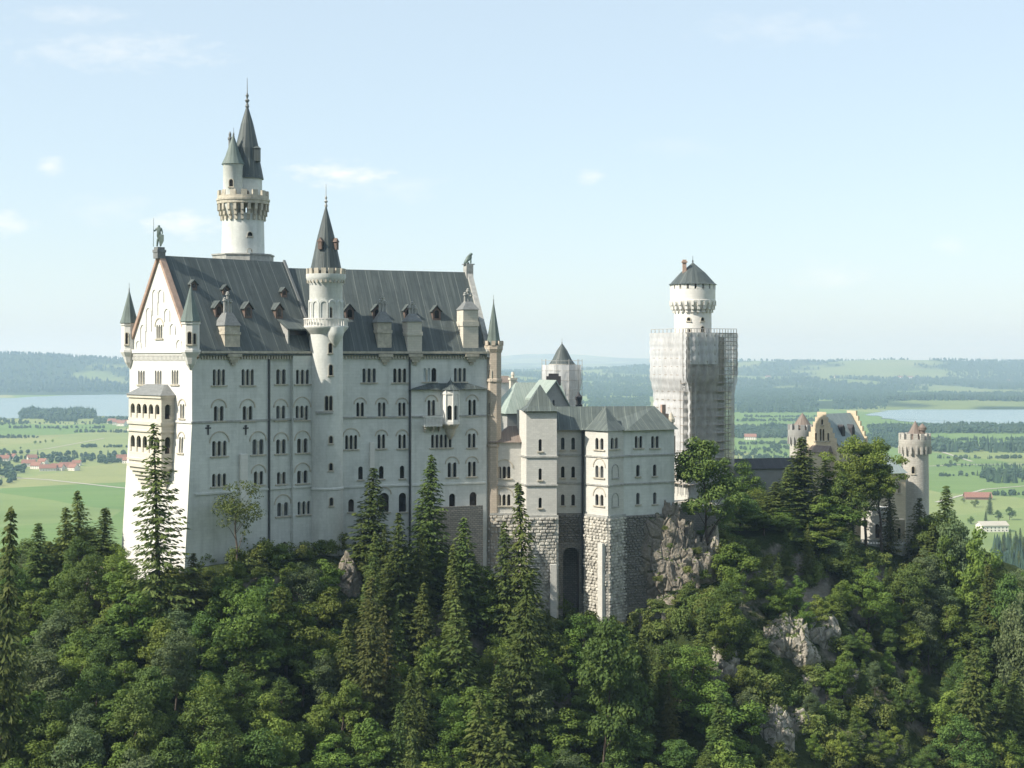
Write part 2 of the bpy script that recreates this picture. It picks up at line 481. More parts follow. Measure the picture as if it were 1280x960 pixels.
def finial(parent, x, y, z, h, mat='lead', r=0.25):
    mb = MB()
    mb.lathe(x, y, [(r * 0.8, z - 0.3), (r * 1.1, z), (r * 0.5, z + 0.12 * h), (r * 1.3, z + 0.2 * h), (r * 0.4, z + 0.28 * h), (r * 0.9, z + 0.38 * h), (r * 0.25, z + 0.46 * h), (0.05, z + 0.98 * h), (0.0, z + h)], 10)
    return mb.build("finial", M[mat], parent, smooth=True)
# ================================================================== THE PALACE (two blocks meeting at a flat angle)
palace = thing("palace", (-40, 290, -42), "tall white palace with steep dark roof, bright west gable and rows of arched windows", "palace")
W_HALF = 12.0
FW = Frame((-60, 270), 43)                         # south wall of the west block
FE = Frame((-39.8, 288.8), 22)                     # south wall of the east block
P0 = Vector((-60, 270)); d1 = FW.d; p1 = -FW.nv; d2 = FE.d; p2 = -FE.nv
GC = P0 + p1 * 24
FG = Frame((GC.x, GC.y), -47, batter=(-12.5, 0.058))   # west gable wall, s from its north corner to the south corner
EAVE, RID_W, RID_E = 0.75, 19.05, 17.85
BASE = -46.0
LW, LE = 28.0, 37.8

# gable wall, upper part
gp = []
def gpx(u, v, n=0.0):
    a = FG.s_at(u, n); return a, FG.z_at(v, a, n)
up_specs = [(172, 181.5, 463, 480.5, 3), (193, 202.5, 463, 480.5, 3), (214, 223.5, 462.5, 480.5, 3), (195, 203.5, 406, 423, 3, True), (224.5, 231, 505, 523, 2, True)]
sa = W_HALF
facade(palace, FG, 0.0, [(0, -12.5), (24, -12.5), (24, EAVE), (sa, RID_W), (0, EAVE)], up_specs, M['gable'], 0.4)
facade(palace, FG, 0.0, [(-0.6, BASE), (24, BASE), (24, -12.5), (0, -12.5)], [(224.5, 231, 546, 566, 2, True)], M['gable'], 0.4)
# blind arches stepping up the gable
mb = MB()
for u, v0, v1 in ((194, 362, 394), (201.5, 362, 378), (186, 385, 414), (209, 386, 402), (179, 406, 434), (216, 405, 418), (173.5, 426, 440), (224, 425, 437)):
    mb = MB(); a, z1 = gpx(u, v0); _, z0 = gpx(u, v1)
    w = 0.9
    for lp_o, lp_i in ((arch_hole(a - w - 0.22, a + w + 0.22, z0, z1 + 0.22), arch_hole(a - w, a + w, z0, z1)),):
        for i in range(1, len(lp_o) - 1):
            mb.fprism(FG, [lp_o[i], lp_o[i + 1], lp_i[i + 1], lp_i[i]], -0.02, 0.16)
        mb.fprism(FG, [lp_o[-1], lp_o[0], lp_i[0], lp_i[-1]], -0.02, 0.16)
    mb.build("blind_arch", M['gable'], palace)
# coping of the gable
mb = MB()
k = (RID_W - EAVE) / W_HALF
for s_e, sg in ((-0.9, 1), (24.9, -1)):
    za = EAVE - 0.9 * k
    mb.fprism(FG, [(s_e, za), (12, RID_W + 0.1), (12, RID_W + 1.1), (s_e - sg * 0.5, za + 0.5)], -0.75, 0.45)
mb.build("coping", M['coping'], palace)
# string courses and cornice of the gable end
mb = MB()
mb.fbox(FG, -0.3, 24.3, -0.1, 0.55, EAVE - 0.2, EAVE + 0.55)
mb.fbox(FG, -0.15, 24.15, -0.1, 0.3, EAVE - 0.65, EAVE - 0.2)
for i in range(44):
    a = 1.2 + i * 0.5
    mb.fbox(FG, a, a + 0.24, -0.1, 0.26, EAVE - 1.5, EAVE - 0.68)
mb.fbox(FG, -0.1, 24.1, -0.1, 0.22, -12.65, -12.25)
mb.build("cornice", M['gable'], palace)

# throne hall loggia
LGN = 2.8
mb = MB()
l0, l1 = 4.9, 17.6
zt, zb = zpx(494, 278), -21.2
front_specs = []
loggia_specs_front = []
rects = []
holes = []
pw = (l1 - l0 - 0.8) / 5
for z0, z1 in ((-12.0, -9.2), (-18.6, -15.4)):
    for i in range(5):
        c = l0 + 0.4 + pw * (i + 0.5)
        holes.append(arch_hole(c - pw * 0.36, c + pw * 0.36, z0, z1))
FGv = Frame((GC.x, GC.y), -47)
wall_panel(mb, FGv, [(l0, zb), (l1, zb), (l1, zt), (l0, zt)], holes, LGN, 0.5)
FSd = Frame(tuple(FGv.pt(l1, LGN, 0).xy), 43)        # its south cheek
sh = [arch_hole(0.75, 2.0, -12.0, -9.2), arch_hole(0.75, 2.0, -18.6, -15.4)]
wall_panel(mb, FSd, [(0, zb), (LGN + 0.05, zb), (LGN + 0.05, zt), (0, zt)], sh, 0.0, 0.4)
mb.fbox(FGv, l0, l0 + 0.4, -0.05, LGN - 0.02, zb, zt)
log = mb.build("loggia", M['cream'], palace)
mb = MB()
for z0, z1 in ((zb - 0.3, zb + 0.3), (-13.2, -12.6), (-14.6, -14.3), (zt - 0.5, zt + 0.05), (-20.2, -19.8)):
    mb.fbox(FGv, l0 - 0.25, l1 + 0.25, 0.02, LGN + 0.28, z0, z1)
for z0 in (-12.0, -18.6):                             # parapets inside the arches
    mb.fbox(FGv, l0 + 0.4, l1 - 0.4, LGN - 0.42, LGN - 0.2, z0, z0 + 0.9)
for j in range(5):                                    # stepped corbel foot
    mb.fbox(FGv, l0 + 0.2 + j * 0.3, l1 - 0.2 - j * 0.3, 0.5, LGN - 0.1 - j * 0.42, zb - 0.3 - 0.8 * (j + 1), zb - 0.3 - 0.8 * j - 0.01)
mb.build("moulding", M['cream'], log)
mb = MB()
zr = zt + 2.1
ring = [FGv.pt(a, n, zt + 0.06) for a, n in ((l0 - 0.5, 0.02), (l0 - 0.5, LGN + 0.5), (l1 + 0.5, LGN + 0.5), (l1 + 0.5, 0.02))]
top = [FGv.pt(a, n, zr) for a, n in ((l0 + 2.6, 0.02), (l0 + 2.8, 0.6), (l1 - 2.8, 0.6), (l1 - 2.6, 0.02))]
mb.hexa(ring, top)
mb.build("roof", M['lead'], log)
mb = MB()
mb.fbox(FGv, l0 + 0.45, l1 - 0.6, 0.45, 0.6, zb + 0.4, zt - 0.6)
mb.build("pane", M['glass'], log)

# south wall of the west block in three slightly stepped panels
def west_spec(rows): return rows
sA, sB, sC, sD = 0.0, FW.s_at(336.5), FW.s_at(366.5, 0.5), LW
bat = (-12.5 - BASE) * 0.058
facade(palace, FW, 0.0, [(-bat, BASE), (sB, BASE), (sB, EAVE), (0, EAVE), (0, -12.5)],
       [(265, 282.5, 461.5, 481.5, 3), (301, 318.5, 461.5, 481.5, 3), (266, 281, 507.5, 526, 2, True), (302, 317, 507.5, 526, 2, True),
        (264, 284.5, 551, 570, 3, True), (314, 331, 549, 568, 2, True), (264, 284, 592, 608, 3), (316, 330.5, 589, 606, 2, True)], M['plaster'])
facade(palace, FW, -0.3, [(sB, BASE), (sC, BASE), (sC, EAVE), (sB, EAVE)],
       [(344, 358.5, 461.5, 480, 2), (344, 358, 507, 525, 2, True), (344, 358.5, 549, 567, 2, True), (345, 358.5, 590, 605, 2), (345, 362, 628, 645, 2, True), (353.5, 358.5, 677, 681.5, 1)], M['plaster'])
facade(palace, FW, 0.5, [(sC, BASE), (sD, BASE), (sD, EAVE), (sC, EAVE)],
       [(369, 387.5, 462, 480, 3), (368.5, 386.5, 507, 525, 3, True), (370, 386, 548, 566, 2, True), (370, 386, 588, 604, 2, True), (371, 389, 626.5, 643, 3)], M['plaster'])
mb = MB()
mb.fbox(FW, sC - 0.004, sC, -0.9, 0.498, BASE, EAVE)
mb.fbox(FW, sB - 0.004, sB, -0.8, -0.002, BASE, EAVE)
mb.build("wall", M['plaster'], palace)
# east block: wall above the bay roof, left part, bay part
e0, e1, e2, e3 = -1.5, FE.s_at(513), FE.s_at(608, 0.8), LE
zbay = zpx(487, 298)
facade(palace, FE, 0.0, [(e0, zbay), (e3, zbay), (e3, EAVE), (e0, EAVE)],
       [(452, 471, 460.5, 478, 3), (490.5, 509, 460.5, 478, 3), (528.5, 538.7, 460, 477, 2, False, 'blind'), (539, 546, 460, 477, 1), (566.5, 583.5, 460, 477, 3)], M['plaster'])
facade(palace, FE, 0.0, [(e0, BASE), (e1, BASE), (e1, zbay - 0.002), (e0, zbay - 0.002)],
       [(444.5, 456, 503, 520.5, 2, True), (471.5, 483, 503, 520.5, 2, True), (497, 508, 503, 520.5, 2, True), (430.5, 447.5, 544, 561.5, 3, True), (471, 482.5, 543, 560.5, 2, True),
        (497, 508.5, 543, 560.5, 2, True), (447.5, 454, 583, 599.5, 1), (473.5, 480, 582.5, 598.5, 1), (499.5, 506, 582, 598, 1),
        (473, 487, 616, 640, 1, True), (498, 508.5, 616, 640, 1), (435, 443, 624, 640, 1)], M['plaster'])
facade(palace, FE, 0.8, [(e1, BASE), (e2, BASE), (e2, zbay), (e1, zbay)],
       [(533.5, 545, 500, 519.5, 2, True), (584.5, 596, 499.5, 519.5, 2, True), (538, 565.5, 543, 559.5, 5), (584, 595.5, 542, 559.5, 2, True), (558.5, 572, 578, 596.5, 2, True),
        (584, 596, 577, 595.5, 2, True), (538, 544, 580, 597, 1), (561, 569.5, 617, 635, 1), (586.5, 596.5, 615, 633, 1)], M['plaster'])
mb = MB()
mb.fbox(FE, e1 - 0.004, e1, -0.8, 0.798, BASE, zbay)
mb.fbox(FE, e2, e2 + 0.004, -0.8, 0.798, BASE, zbay)
mb.fbox(FE, e2 + 0.1, e3, -0.6, 0.001, BASE, zbay - 0.003)
# end and rear walls, core
FEE = Frame(tuple(FE.pt(LE, 0, 0).xy), 22 + 90)
mb.fprism(FEE, [(0.0, BASE), (24, BASE), (24, EAVE), (12, RID_E), (0.0, EAVE)], -0.6, 0)
FB = Frame(tuple(FE.pt(LE, -24, 0).xy), 180 + 22)
mb.fbox(FB, 0.6, LE + 8, -0.6, 0, BASE, EAVE)
FB1 = Frame(tuple((P0 + p1 * 24 + d1 * LW)), 180 + 43)
mb.fbox(FB1, -4, LW - 0.1, -0.5, 0, BASE, EAVE)
FWE = Frame(tuple(FW.pt(LW, 0, 0).xy), 43 + 90)
mb.fprism(FWE, [(0.6, -2), (24, -2), (24, EAVE), (12, RID_W), (0.6, EAVE)], -0.5, 0)
mb.build("wall", M['plaster'], palace)
# roofs
mb = MB()
gable_roof(mb, FW, 0.25, LW + 0.8, W_HALF, EAVE + 0.25, RID_W, 0.6)
mb.build("roof", M['slate'], palace)
mb = MB()
gable_roof(mb, FE, -4.0, LE - 0.7, W_HALF, EAVE + 0.25, RID_E, 0.6)
mb.build("roof", M['slate'], palace)
mb = MB()                                              # coping of the east gable
kE = (RID_E - EAVE) / W_HALF
for ne, sg in ((0.7, 1), (-24.7, -1)):
    nr = -12
    pr = [(nr, RID_E), (ne, EAVE - 0.7 * kE), (ne, EAVE - 0.7 * kE + 1.3), (nr, RID_E + 1.5)]
    mb.hexa([FE.pt(LE - 0.8, n, z) for n, z in pr], [FE.pt(LE + 0.3, n, z) for n, z in pr])
mb.fbox(FE, LE - 1.1, LE + 0.5, -13, -11, RID_E - 1, RID_E + 2.2)
mb.build("coping", M['grey_trim'], palace)
mb = MB()                                              # verge of the higher west roof
for ne in (0.65, -24.65):
    pr = [(-12, RID_W + 0.3), (ne, EAVE - 0.65 * k + 0.5), (ne, EAVE - 0.65 * k + 0.95), (-12, RID_W + 0.85)]
    mb.hexa([FW.pt(LW + 0.45, n, z) for n, z in pr], [FW.pt(LW + 1.0, n, z) for n, z in pr])
mb.build("verge", M['lead'], palace)
# eaves cornices with small arches, gutters
mb = MB()
for fr, s0, s1 in ((FW, 1.6, LW), (FE, 0.0, LE)):
    mb.fbox(fr, s0, s1, -0.05, 0.75, EAVE - 0.25, EAVE + 0.2)
    mb.fbox(fr, s0, s1, -0.05, 0.4, EAVE - 0.6, EAVE - 0.252)
    q = s0 + 0.3
    while q < s1 - 0.4:
        mb.fbox(fr, q, q + 0.3, -0.05, 0.36, EAVE - 1.35, EAVE - 0.602); q += 0.62
mb.build("cornice", M['trim'], palace)
mb = MB()
zS, zL = -12.5, zpx(616, 275)
mb.fbox(FW, 0.05, sB, 0.0, 0.2, zS - 0.15, zS + 0.2); mb.fbox(FW, sB + 0.01, sC - 0.02, -0.28, 0.0, zS - 0.15, zS + 0.2); mb.fbox(FW, sC, LW - 3.2, 0.5, 0.68, zS - 0.15, zS + 0.2)
mb.fbox(FE, 2.5, e1 - 0.02, 0.0, 0.2, zS - 0.15, zS + 0.2); mb.fbox(FE, e1, e2, 0.8, 1.0, zS - 0.15, zS + 0.2)
mb.build("string_course", M['grey_trim'], palace)
mb = MB()
zL = -26.0
mb.fbox(FW, 0.6, sB, 0.0, 0.22, zL - 0.2, zL + 0.15); mb.fbox(FW, sB + 0.01, sC - 0.02, -0.28, 0.0, zL - 0.2, zL + 0.15); mb.fbox(FW, sC, LW, 0.5, 0.72, zL - 0.2, zL + 0.15)
mb.fbox(FE, 2.5, e1 - 0.02, 0.0, 0.22, zL - 0.7, zL - 0.35); mb.fbox(FE, e1, e2, 0.8, 1.0, zL - 0.7, zL - 0.35)
mb.build("string_course", M['plaster'], palace)
for fr, u, n in ((FW, 335.8, 0.0), (FE, 511.8, 0.0)):
    mb = MB(); a = fr.s_at(u, 0)
    mb.fbox(fr, a - 0.16, a + 0.16, n + 0.05, n + 0.35, -42, EAVE - 0.3)
    mb.build("drainpipe", M['pipe'], palace)
# flue pilasters and iron cross anchors on the wall
for fr, u0, u1, v0, v1, n in ((FW, 299, 308, 568, 645, 0.0), (FE, 462, 467.5, 553, 640, 0.0)):
    mb = MB(); mb.fbox(fr, fr.s_at(u0), fr.s_at(u1), n - 0.02, n + 0.5, fr.z_at(v1, 10), fr.z_at(v0, 10)); mb.build("pilaster", M['white_wall'], palace)
for u in (260, 307):
    mb = MB(); a = FW.s_at(u); z = FW.z_at(537, a)
    mb.fbox(FW, a - 0.14, a + 0.14, 0.02, 0.14, z - 1.0, z + 0.9); mb.fbox(FW, a - 0.6, a + 0.6, 0.021, 0.12, z + 0.15, z + 0.42)
    mb.fbox(FW, a - 0.28, a + 0.28, 0.022, 0.13, z + 0.6, z + 0.8)
    mb.build("wall_anchor", M['iron'], palace)
# bay roof, oriel and balcony
mb = MB()
za = zbay + 0.05
sm = FE.s_at(563, 0.8)
ring = [FE.pt(a, n, za) for a, n in ((e1 - 0.5, 0.03), (e1 - 0.5, 1.5), (e2 + 0.4, 1.5), (e2 + 0.4, 0.03))]
top = [FE.pt(a, n, za + 1.25) for a, n in ((e1 + 4, 0.03), (e1 + 4.4, 0.06), (e2 - 4.4, 0.06), (e2 - 4, 0.03))]
mb.hexa(ring, top)
mb.lathe(*FE.pt(sm, 0.8, 0).xy, [(2.3, za - 0.1), (1.2, za + 0.7), (0.12, za + 1.9), (0.0, za + 2.6)], 8)
mb.build("roof", M['slate'], palace)
# oriel: half octagon with two open arches
oc = FE.pt(FE.s_at(562.5, 0.8), 0.6, 0)
orx = MB()
R = 1.95
zo0, zo1 = zpx(530, 298.5), zpx(488, 298.5)
corners = []
for kx in range(5):
    t = math.pi * (kx / 4.0)
    corners.append(FE.pt(FE.s_at(562.5, 0.8) - R * math.cos(t), 0.8 + R * math.sin(t), 0))
for i in range(4):
    A, B = corners[i], corners[i + 1]
    ang = math.degrees(math.atan2(B.y - A.y, B.x - A.x)); L = (B - A).length
    fo = Frame((A.x, A.y), ang)
    hl = [arch_hole(L * 0.2, L * 0.8, zo0 + 0.9, zo0 + 3.9)] if i in (1, 2) else []
    wall_panel(orx, fo, [(0, zo0), (L, zo0), (L, zo1), (0, zo1)], hl, 0.0, 0.35)
    orx.fbox(fo, -0.05, L + 0.05, -0.02, 0.14, zo0 - 0.02, zo0 + 0.5)
    orx.fbox(fo, -0.05, L + 0.05, -0.02, 0.14, zo1 - 0.8, zo1 - 0.45)
for cpt in corners:
    orx.lathe(cpt.x, cpt.y, [(0.16, zo0), (0.16, zo1)], 8)
ori = orx.build("oriel", M['white_wall'], palace)
mb = MB()
for i in range(4):
    A, B = corners[i], corners[i + 1]
cxy = FE.pt(FE.s_at(562.5, 0.8), 0.85, 0)
mb.lathe(cxy.x, cxy.y, [(0.25, zo0 - 3.2), (0.9, zo0 - 2.2), (1.2, zo0 - 1.1), (1.9, zo0 - 0.3), (2.0, zo0 + 0.0)], 16)
mb.build("corbel", M['trim'], ori)
mb = MB(); mb.lathe(cxy.x, cxy.y, [(1.5, zo0 + 0.3), (1.5, zo1 - 0.2)], 10); mb.build("pane", M['glass'], ori)
mb = MB()
b0, b1 = FE.s_at(530.5, 2.2), FE.s_at(553, 2.2)
zb0, zb1 = zpx(533, 296.5), zpx(520, 296.5)
mb.fbox(FE, b0, b1, 0.82, 2.3, zb0, zb0 + 0.35)
mb.fbox(FE, b0, b1, 2.1, 2.3, zb1 - 0.3, zb1); mb.fbox(FE, b0, b0 + 0.25, 0.82, 2.09, zb1 - 0.3, zb1)
nb = 12
for i in range(nb + 1):
    a = b0 + (b1 - b0 - 0.2) * i / nb
    mb.fbox(FE, a, a + 0.13, 2.12, 2.26, zb0 + 0.35, zb1 - 0.3)
bal = mb.build("balcony", M['white_wall'], palace)
mb = MB()
for a in (b0 + 0.2, (b0 + b1) / 2, b1 - 0.5):
    mb.fprism(FE, [(a, zb0), (a + 0.35, zb0), (a + 0.35, zb0 - 0.5), (a, zb0 - 0.5)], 0.82, 2.0)
    mb.fprism(FE, [(a + 0.02, zb0 - 0.5), (a + 0.33, zb0 - 0.5), (a + 0.33, zb0 - 1.1), (a + 0.02, zb0 - 1.1)], 0.82, 1.5)
mb.build("bracket", M['trim'], bal)

# roof chimneys that rise from the eaves, each with corbel, hood and flues
def slope_z(z_e, kk, n): return z_e - n * kk
def chimney(fr, u0, u1, v_base, v_body, v_top, n, mat, kk):
    s0, s1 = fr.s_at(u0, n), fr.s_at(u1, n); sm = (s0 + s1) / 2
    z0, zb_, zt_ = fr.z_at(v_base, sm, n), fr.z_at(v_body, sm, n), fr.z_at(v_top, sm, n)
    w = s1 - s0
    mb = MB()
    mb.fbox(fr, s0, s1, n - w - 0.6, n, z0 - 0.6, z0 + (zb_ - z0) * 0.55)
    mb.fbox(fr, s0 - 0.14, s1 + 0.14, n - w - 0.7, n + 0.14, z0 + (zb_ - z0) * 0.55 + 0.01, z0 + (zb_ - z0) * 0.68)
    mb.fbox(fr, s0 + 0.02, s1 - 0.02, n - w - 0.55, n - 0.03, z0 + (zb_ - z0) * 0.68 + 0.01, zb_)
    c = mb.build("chimney", mat, palace)
    mb = MB()
    zh = zb_ + (zt_ - zb_) * 0.38
    q = [(s0 - 0.2, n + 0.2), (s1 + 0.2, n + 0.2), (s1 + 0.2, n - w - 0.6), (s0 - 0.2, n - w - 0.6)]
    t = [(sm - 0.35 * w * 0.6, n - w * 0.3), (sm + 0.35 * w * 0.6, n - w * 0.3), (sm + 0.35 * w * 0.6, n - w * 0.75), (sm - 0.35 * w * 0.6, n - w * 0.75)]
    mb.hexa([fr.pt(a, b, zb_ + 0.01) for a, b in q], [fr.pt(a, b, zh) for a, b in t])
    mb.build("hood", M['lead'], c)
    mb = MB()
    for dx, hh in ((-0.32 * w * 0.6, 0.72), (0.0, 1.0), (0.32 * w * 0.6, 0.66)):
        x, y = fr.pt(sm + dx, n - w * 0.52, 0).xy
        zz = zh + (zt_ - zh) * hh
        mb.lathe(x, y, [(0.26, zh - 0.3), (0.22, zz - 0.75), (0.42, zz - 0.7), (0.42, zz - 0.45), (0.25, zz - 0.4), (0.34, zz - 0.15), (0.05, zz)], 8)
    mb.build("flue", M['grey_trim'], c)
    return c
kW = (RID_W - EAVE) / W_HALF
chimney(FW, 281, 300, 432, 407, 364, -0.3, M['trim'], kW)
chimney(FE, 472, 489.5, 433, 403, 368, -0.3, M['trim'], kE)
chimney(FE, 509.5, 527.5, 441, 402, 376, 0.3, M['cream'], kE)
chimney(FE, 579, 598, 433, 387, 360, -0.3, M['cream'], kE)
for fr, u, n in ((FW, 291, 0), (FE, 481, 0), (FE, 518.5, 0), (FE, 589, 0)):   # corbel tables under the chimneys
    mb = MB(); a = fr.s_at(u, n)
    for i in range(4):
        h = 1.5 - i * 0.36
        mb.fbox(fr, a - h, a + h, 0.0, 0.95 - i * 0.2, EAVE - 0.9 - 0.55 * i, EAVE - 0.36 - 0.55 * i)
    mb.build("corbel", M['trim'], palace)

# dormers
def dormer(fr, u, v, w, h, z_e, kk, mat='dormer'):
    """gabled dormer whose front centre shows at column u, row v on the roof slope"""
    # find n on the slope so that the point projects at row v
    n = 0.0
    for _ in range(30):
        a = fr.s_at(u, n); z = fr.z_at(v, a, n)
        n = n + 0.5 * (-(z - z_e) / kk - n)
    a = fr.s_at(u, n)
    z0 = z_e - n * kk - 0.2
    mb = MB()
    fl = n + 0.45
    dep = h / kk + 1.6
    mb.fprism(fr, [(a - w / 2, z0 - 0.7), (a + w / 2, z0 - 0.7), (a + w / 2, z0 + h * 0.62), (a, z0 + h), (a - w / 2, z0 + h * 0.62)], fl - dep, fl)
    d = mb.build("dormer", M[mat], palace)
    mb = MB()
    for sg in (-1, 1):
        pr = [(a, z0 + h + 0.02), (a + sg * (w / 2 + 0.3), z0 + h * 0.62 - 0.22), (a + sg * (w / 2 + 0.3), z0 + h * 0.62 - 0.05), (a, z0 + h + 0.26)]
        mb.fprism(fr, pr, fl - dep - 0.3, fl + 0.3)
    mb.build("roof", M['slate'], d)
    mb = MB()
    mb.fprism(fr, arch_hole(a - w * 0.27, a + w * 0.27, z0 + 0.25, z0 + h * 0.68), fl + 0.003, fl + 0.03)
    mb.build("pane", M['glass'], d)
for u, v in ((272.5, 394), (309, 395), (347.5, 396)): dormer(FW, u, v, 1.7, 2.8, EAVE + 0.25, kW)
for u, v in ((241, 360), (281, 366), (354, 369)): dormer(FW, u, v, 1.3, 1.6, EAVE + 0.25, kW)
for u, v in ((436.5, 397), (471, 397), (510, 397), (545, 398), (580, 398)): dormer(FE, u, v, 1.8, 2.8, EAVE + 0.25, kE)
# shed dormer beside the stair tower
mb = MB()
n = -2.6
a0, a1 = FW.s_at(353, n), FW.s_at(383, n)
zz = EAVE + 0.25 + 2.6 * kW - 3.6
pr = [(n + 1.9, zz), (n + 1.9, zz + 3.9), (n - 2.6, zz + 6.4), (n - 2.6, zz)]
mb.hexa([FW.pt(a0, b, z) for b, z in pr], [FW.pt(a0 + 0.35, b, z) for b, z in pr])
mb.hexa([FW.pt(a1 - 0.35, b, z) for b, z in pr], [FW.pt(a1, b, z) for b, z in pr])
mb.fbox(FW, a0 + 0.36, a1 - 0.36, n + 1.4, n + 1.6, zz, zz + 1.3)
dm = mb.build("dormer", M['grey_trim'], palace)
mb = MB()
pr = [(n + 2.3, zz + 3.75), (n + 2.3, zz + 4.05), (n - 2.8, zz + 6.85), (n - 2.8, zz + 6.55)]
mb.hexa([FW.pt(a0 - 0.3, b, z) for b, z in pr], [FW.pt(a1 + 0.3, b, z) for b, z in pr])
mb.build("roof", M['slate'], dm)
mb = MB(); mb.fbox(FW, a0 + 0.36, a1 - 0.36, n + 0.6, n + 0.7, zz + 1.3, zz + 4.2); mb.build("pane", M['glass'], dm)

# corner bartizans
def bartizan(x, y, r, z_foot, z_bot, z_top, z_tip, win_u, label_mat='gable', roofmat='dark_copper'):
    mb = MB()
    mb.lathe(x, y, [(0.15, z_foot), (r * 0.55, z_foot + (z_bot - z_foot) * 0.35), (r * 0.8, z_foot + (z_bot - z_foot) * 0.7), (r * 1.08, z_bot - 0.2), (r * 1.14, z_bot), (r * 1.14, z_bot + 0.4), (r, z_bot + 0.42), (r, z_top - 0.5), (r * 1.12, z_top - 0.45), (r * 1.12, z_top)], 8, math.pi / 8, math.pi / 8 + 2 * math.pi)
    t = mb.build("turret", M[label_mat], palace)
    mb = MB()
    mb.lathe(x, y, [(r * 1.25, z_top + 0.01), (r * 0.95, z_top + (z_tip - z_top) * 0.2), (r * 0.5, z_top + (z_tip - z_top) * 0.58), (0.03, z_tip)], 8, math.pi / 8, math.pi / 8 + 2 * math.pi)
    mb.build("roof", M[roofmat], t)
    if win_u:
        for w_u, v0, v1, w in win_u: surface_window(x, y, r * 0.955, w_u, v0, v1, w, t)
    finial(t, x, y, z_tip - 0.4, 1.7, 'lead', 0.14)
    return t
q = P(238.5, 0, 269.6)
bartizan(q.x, q.y, 1.62, zpx(463, q.y), zpx(440, q.y), zpx(402, q.y), zpx(356, q.y), [(237, 415, 430, 0.7), (243, 417, 430, 0.5)])
q = P(161.5, 0, 287.2)
bartizan(q.x, q.y, 1.5, zpx(460, q.y), zpx(440, q.y), zpx(404, q.y), zpx(362, q.y), [(158.5, 416, 430, 0.5)])
# octagonal stair turret at the east corner
q = P(617.5, 0, 303.4); cx, cy = q.x - 0.1, q.y + 0.4
mb = MB()
rr = 1.75
zT = zpx(432, cy)
mb.lathe(cx, cy, [(rr, BASE), (rr, -19.2), (rr * 1.1, -19.0), (rr * 1.1, -18.6), (rr, -18.5), (rr, zpx(478, cy)), (rr * 1.12, zpx(477, cy)), (rr * 1.12, zpx(474, cy)), (rr, zpx(473, cy)), (rr, zT - 1.6), (rr * 1.22, zT - 0.7), (rr * 1.22, zT)], 8, math.pi / 8, math.pi / 8 + 2 * math.pi)
mb.ringboxes(cx, cy, rr * 1.1, zT + 0.01, zT + 1.0, 8, 0.8, 0.35)
t = mb.build("turret", M['tan'], palace)
mb = MB(); zt_ = zpx(376, cy)
mb.lathe(cx, cy, [(rr * 0.92, zT + 0.02), (rr * 0.9, zT + 0.5), (rr * 0.5, zT + (zt_ - zT) * 0.5), (0.03, zt_)], 8, math.pi / 8, math.pi / 8 + 2 * math.pi)
mb.build("roof", M['dark_copper'], t)
finial(t, cx, cy, zt_ - 0.3, 1.5, 'lead', 0.12)
for v0, v1 in ((462, 475), (503, 518)): surface_window(cx, cy, rr * 0.94, 612.5, v0, v1, 0.6, t)

# terrace wall at the foot of the east block
mb = MB()
a0, a1 = FE.s_at(533, 4), FE.s_at(603, 4)
z0 = zpx(634, 294)
mb.fbox(FE, a0, a1, 3.4, 4.4, BASE - 6, z0 - 0.9); mb.fbox(FE, a0, a1, 4.0, 4.3, z0 - 0.9, z0); mb.fbox(FE, a0, a1, 0.9, 3.39, z0 - 3, z0 - 1.2)
mb.build("terrace", M['rubble'], palace)

# ================================================================== STAIR TOWER
sx, sy = P(407.5, 0, 290.0).xy
ST = thing("stair_tower", (sx, sy, -42), "slim round white stair tower with crenellated crown and pointed slate roof on the palace front", "tower")
r = 3.45
z = lambda v: zpx(v, sy)
mb = MB()
mb.lathe(sx, sy, [(r * 1.0, BASE), (r, z(612)), (r * 1.04, z(611)), (r * 1.04, z(609)), (r * 0.98, z(608)), (r * 0.98, z(418)), (r * 1.25, z(411)), (r * 1.3, z(409)), (r * 1.3, z(408)), (r * 0.96, z(407.5)), (r * 0.96, z(356)), (r * 1.12, z(350)), (r * 1.16, z(347)), (r * 1.16, z(343)), (r * 0.9, z(342.8))], 48)
mb.build("shaft", M['plaster'], ST, smooth=True)
mb = MB(); mb.ringboxes(sx, sy, r * 1.08, z(343) - 0.02, z(336), 16, 0.95, 0.42)
mb.build("battlement", M['trim'], ST)
mb = MB(); mb.ringboxes(sx, sy, r * 1.03, z(354), z(350.5), 26, 0.3, 0.6); mb.build("corbel_ring", M['trim'], ST)
mb = MB()
zt_ = z(256)
mb.lathe(sx, sy, [(r * 0.98, z(342)), (r * 0.90, z(336)), (r * 0.55, z(300)), (0.04, zt_)], 16)
rf = mb.build("roof", M['slate'], ST)
for an in (-110, -25):
    aa = rad(an); rr = r * 0.62
    mb = MB(); x, y = sx + rr * math.cos(aa), sy + rr * math.sin(aa)
    mb.box((x, y, z(308)), (1.2, 0.8, 1.5), aa); mb.hexa([(x + math.cos(aa) * a - math.sin(aa) * b, y + math.sin(aa) * a + math.cos(aa) * b, z(303.2)) for a, b in ((-.9, -.6), (.7, -.6), (.7, .6), (-.9, .6))], [(x + math.cos(aa) * a - math.sin(aa) * b, y + math.sin(aa) * a + math.cos(aa) * b, z(298)) for a, b in ((-.9, -.03), (.5, -.03), (.5, .03), (-.9, .03))])
    mb.build("dormer", M['dormer'], rf)
finial(ST, sx, sy, zt_ - 0.2, 4.4, 'grey_trim', 0.3)
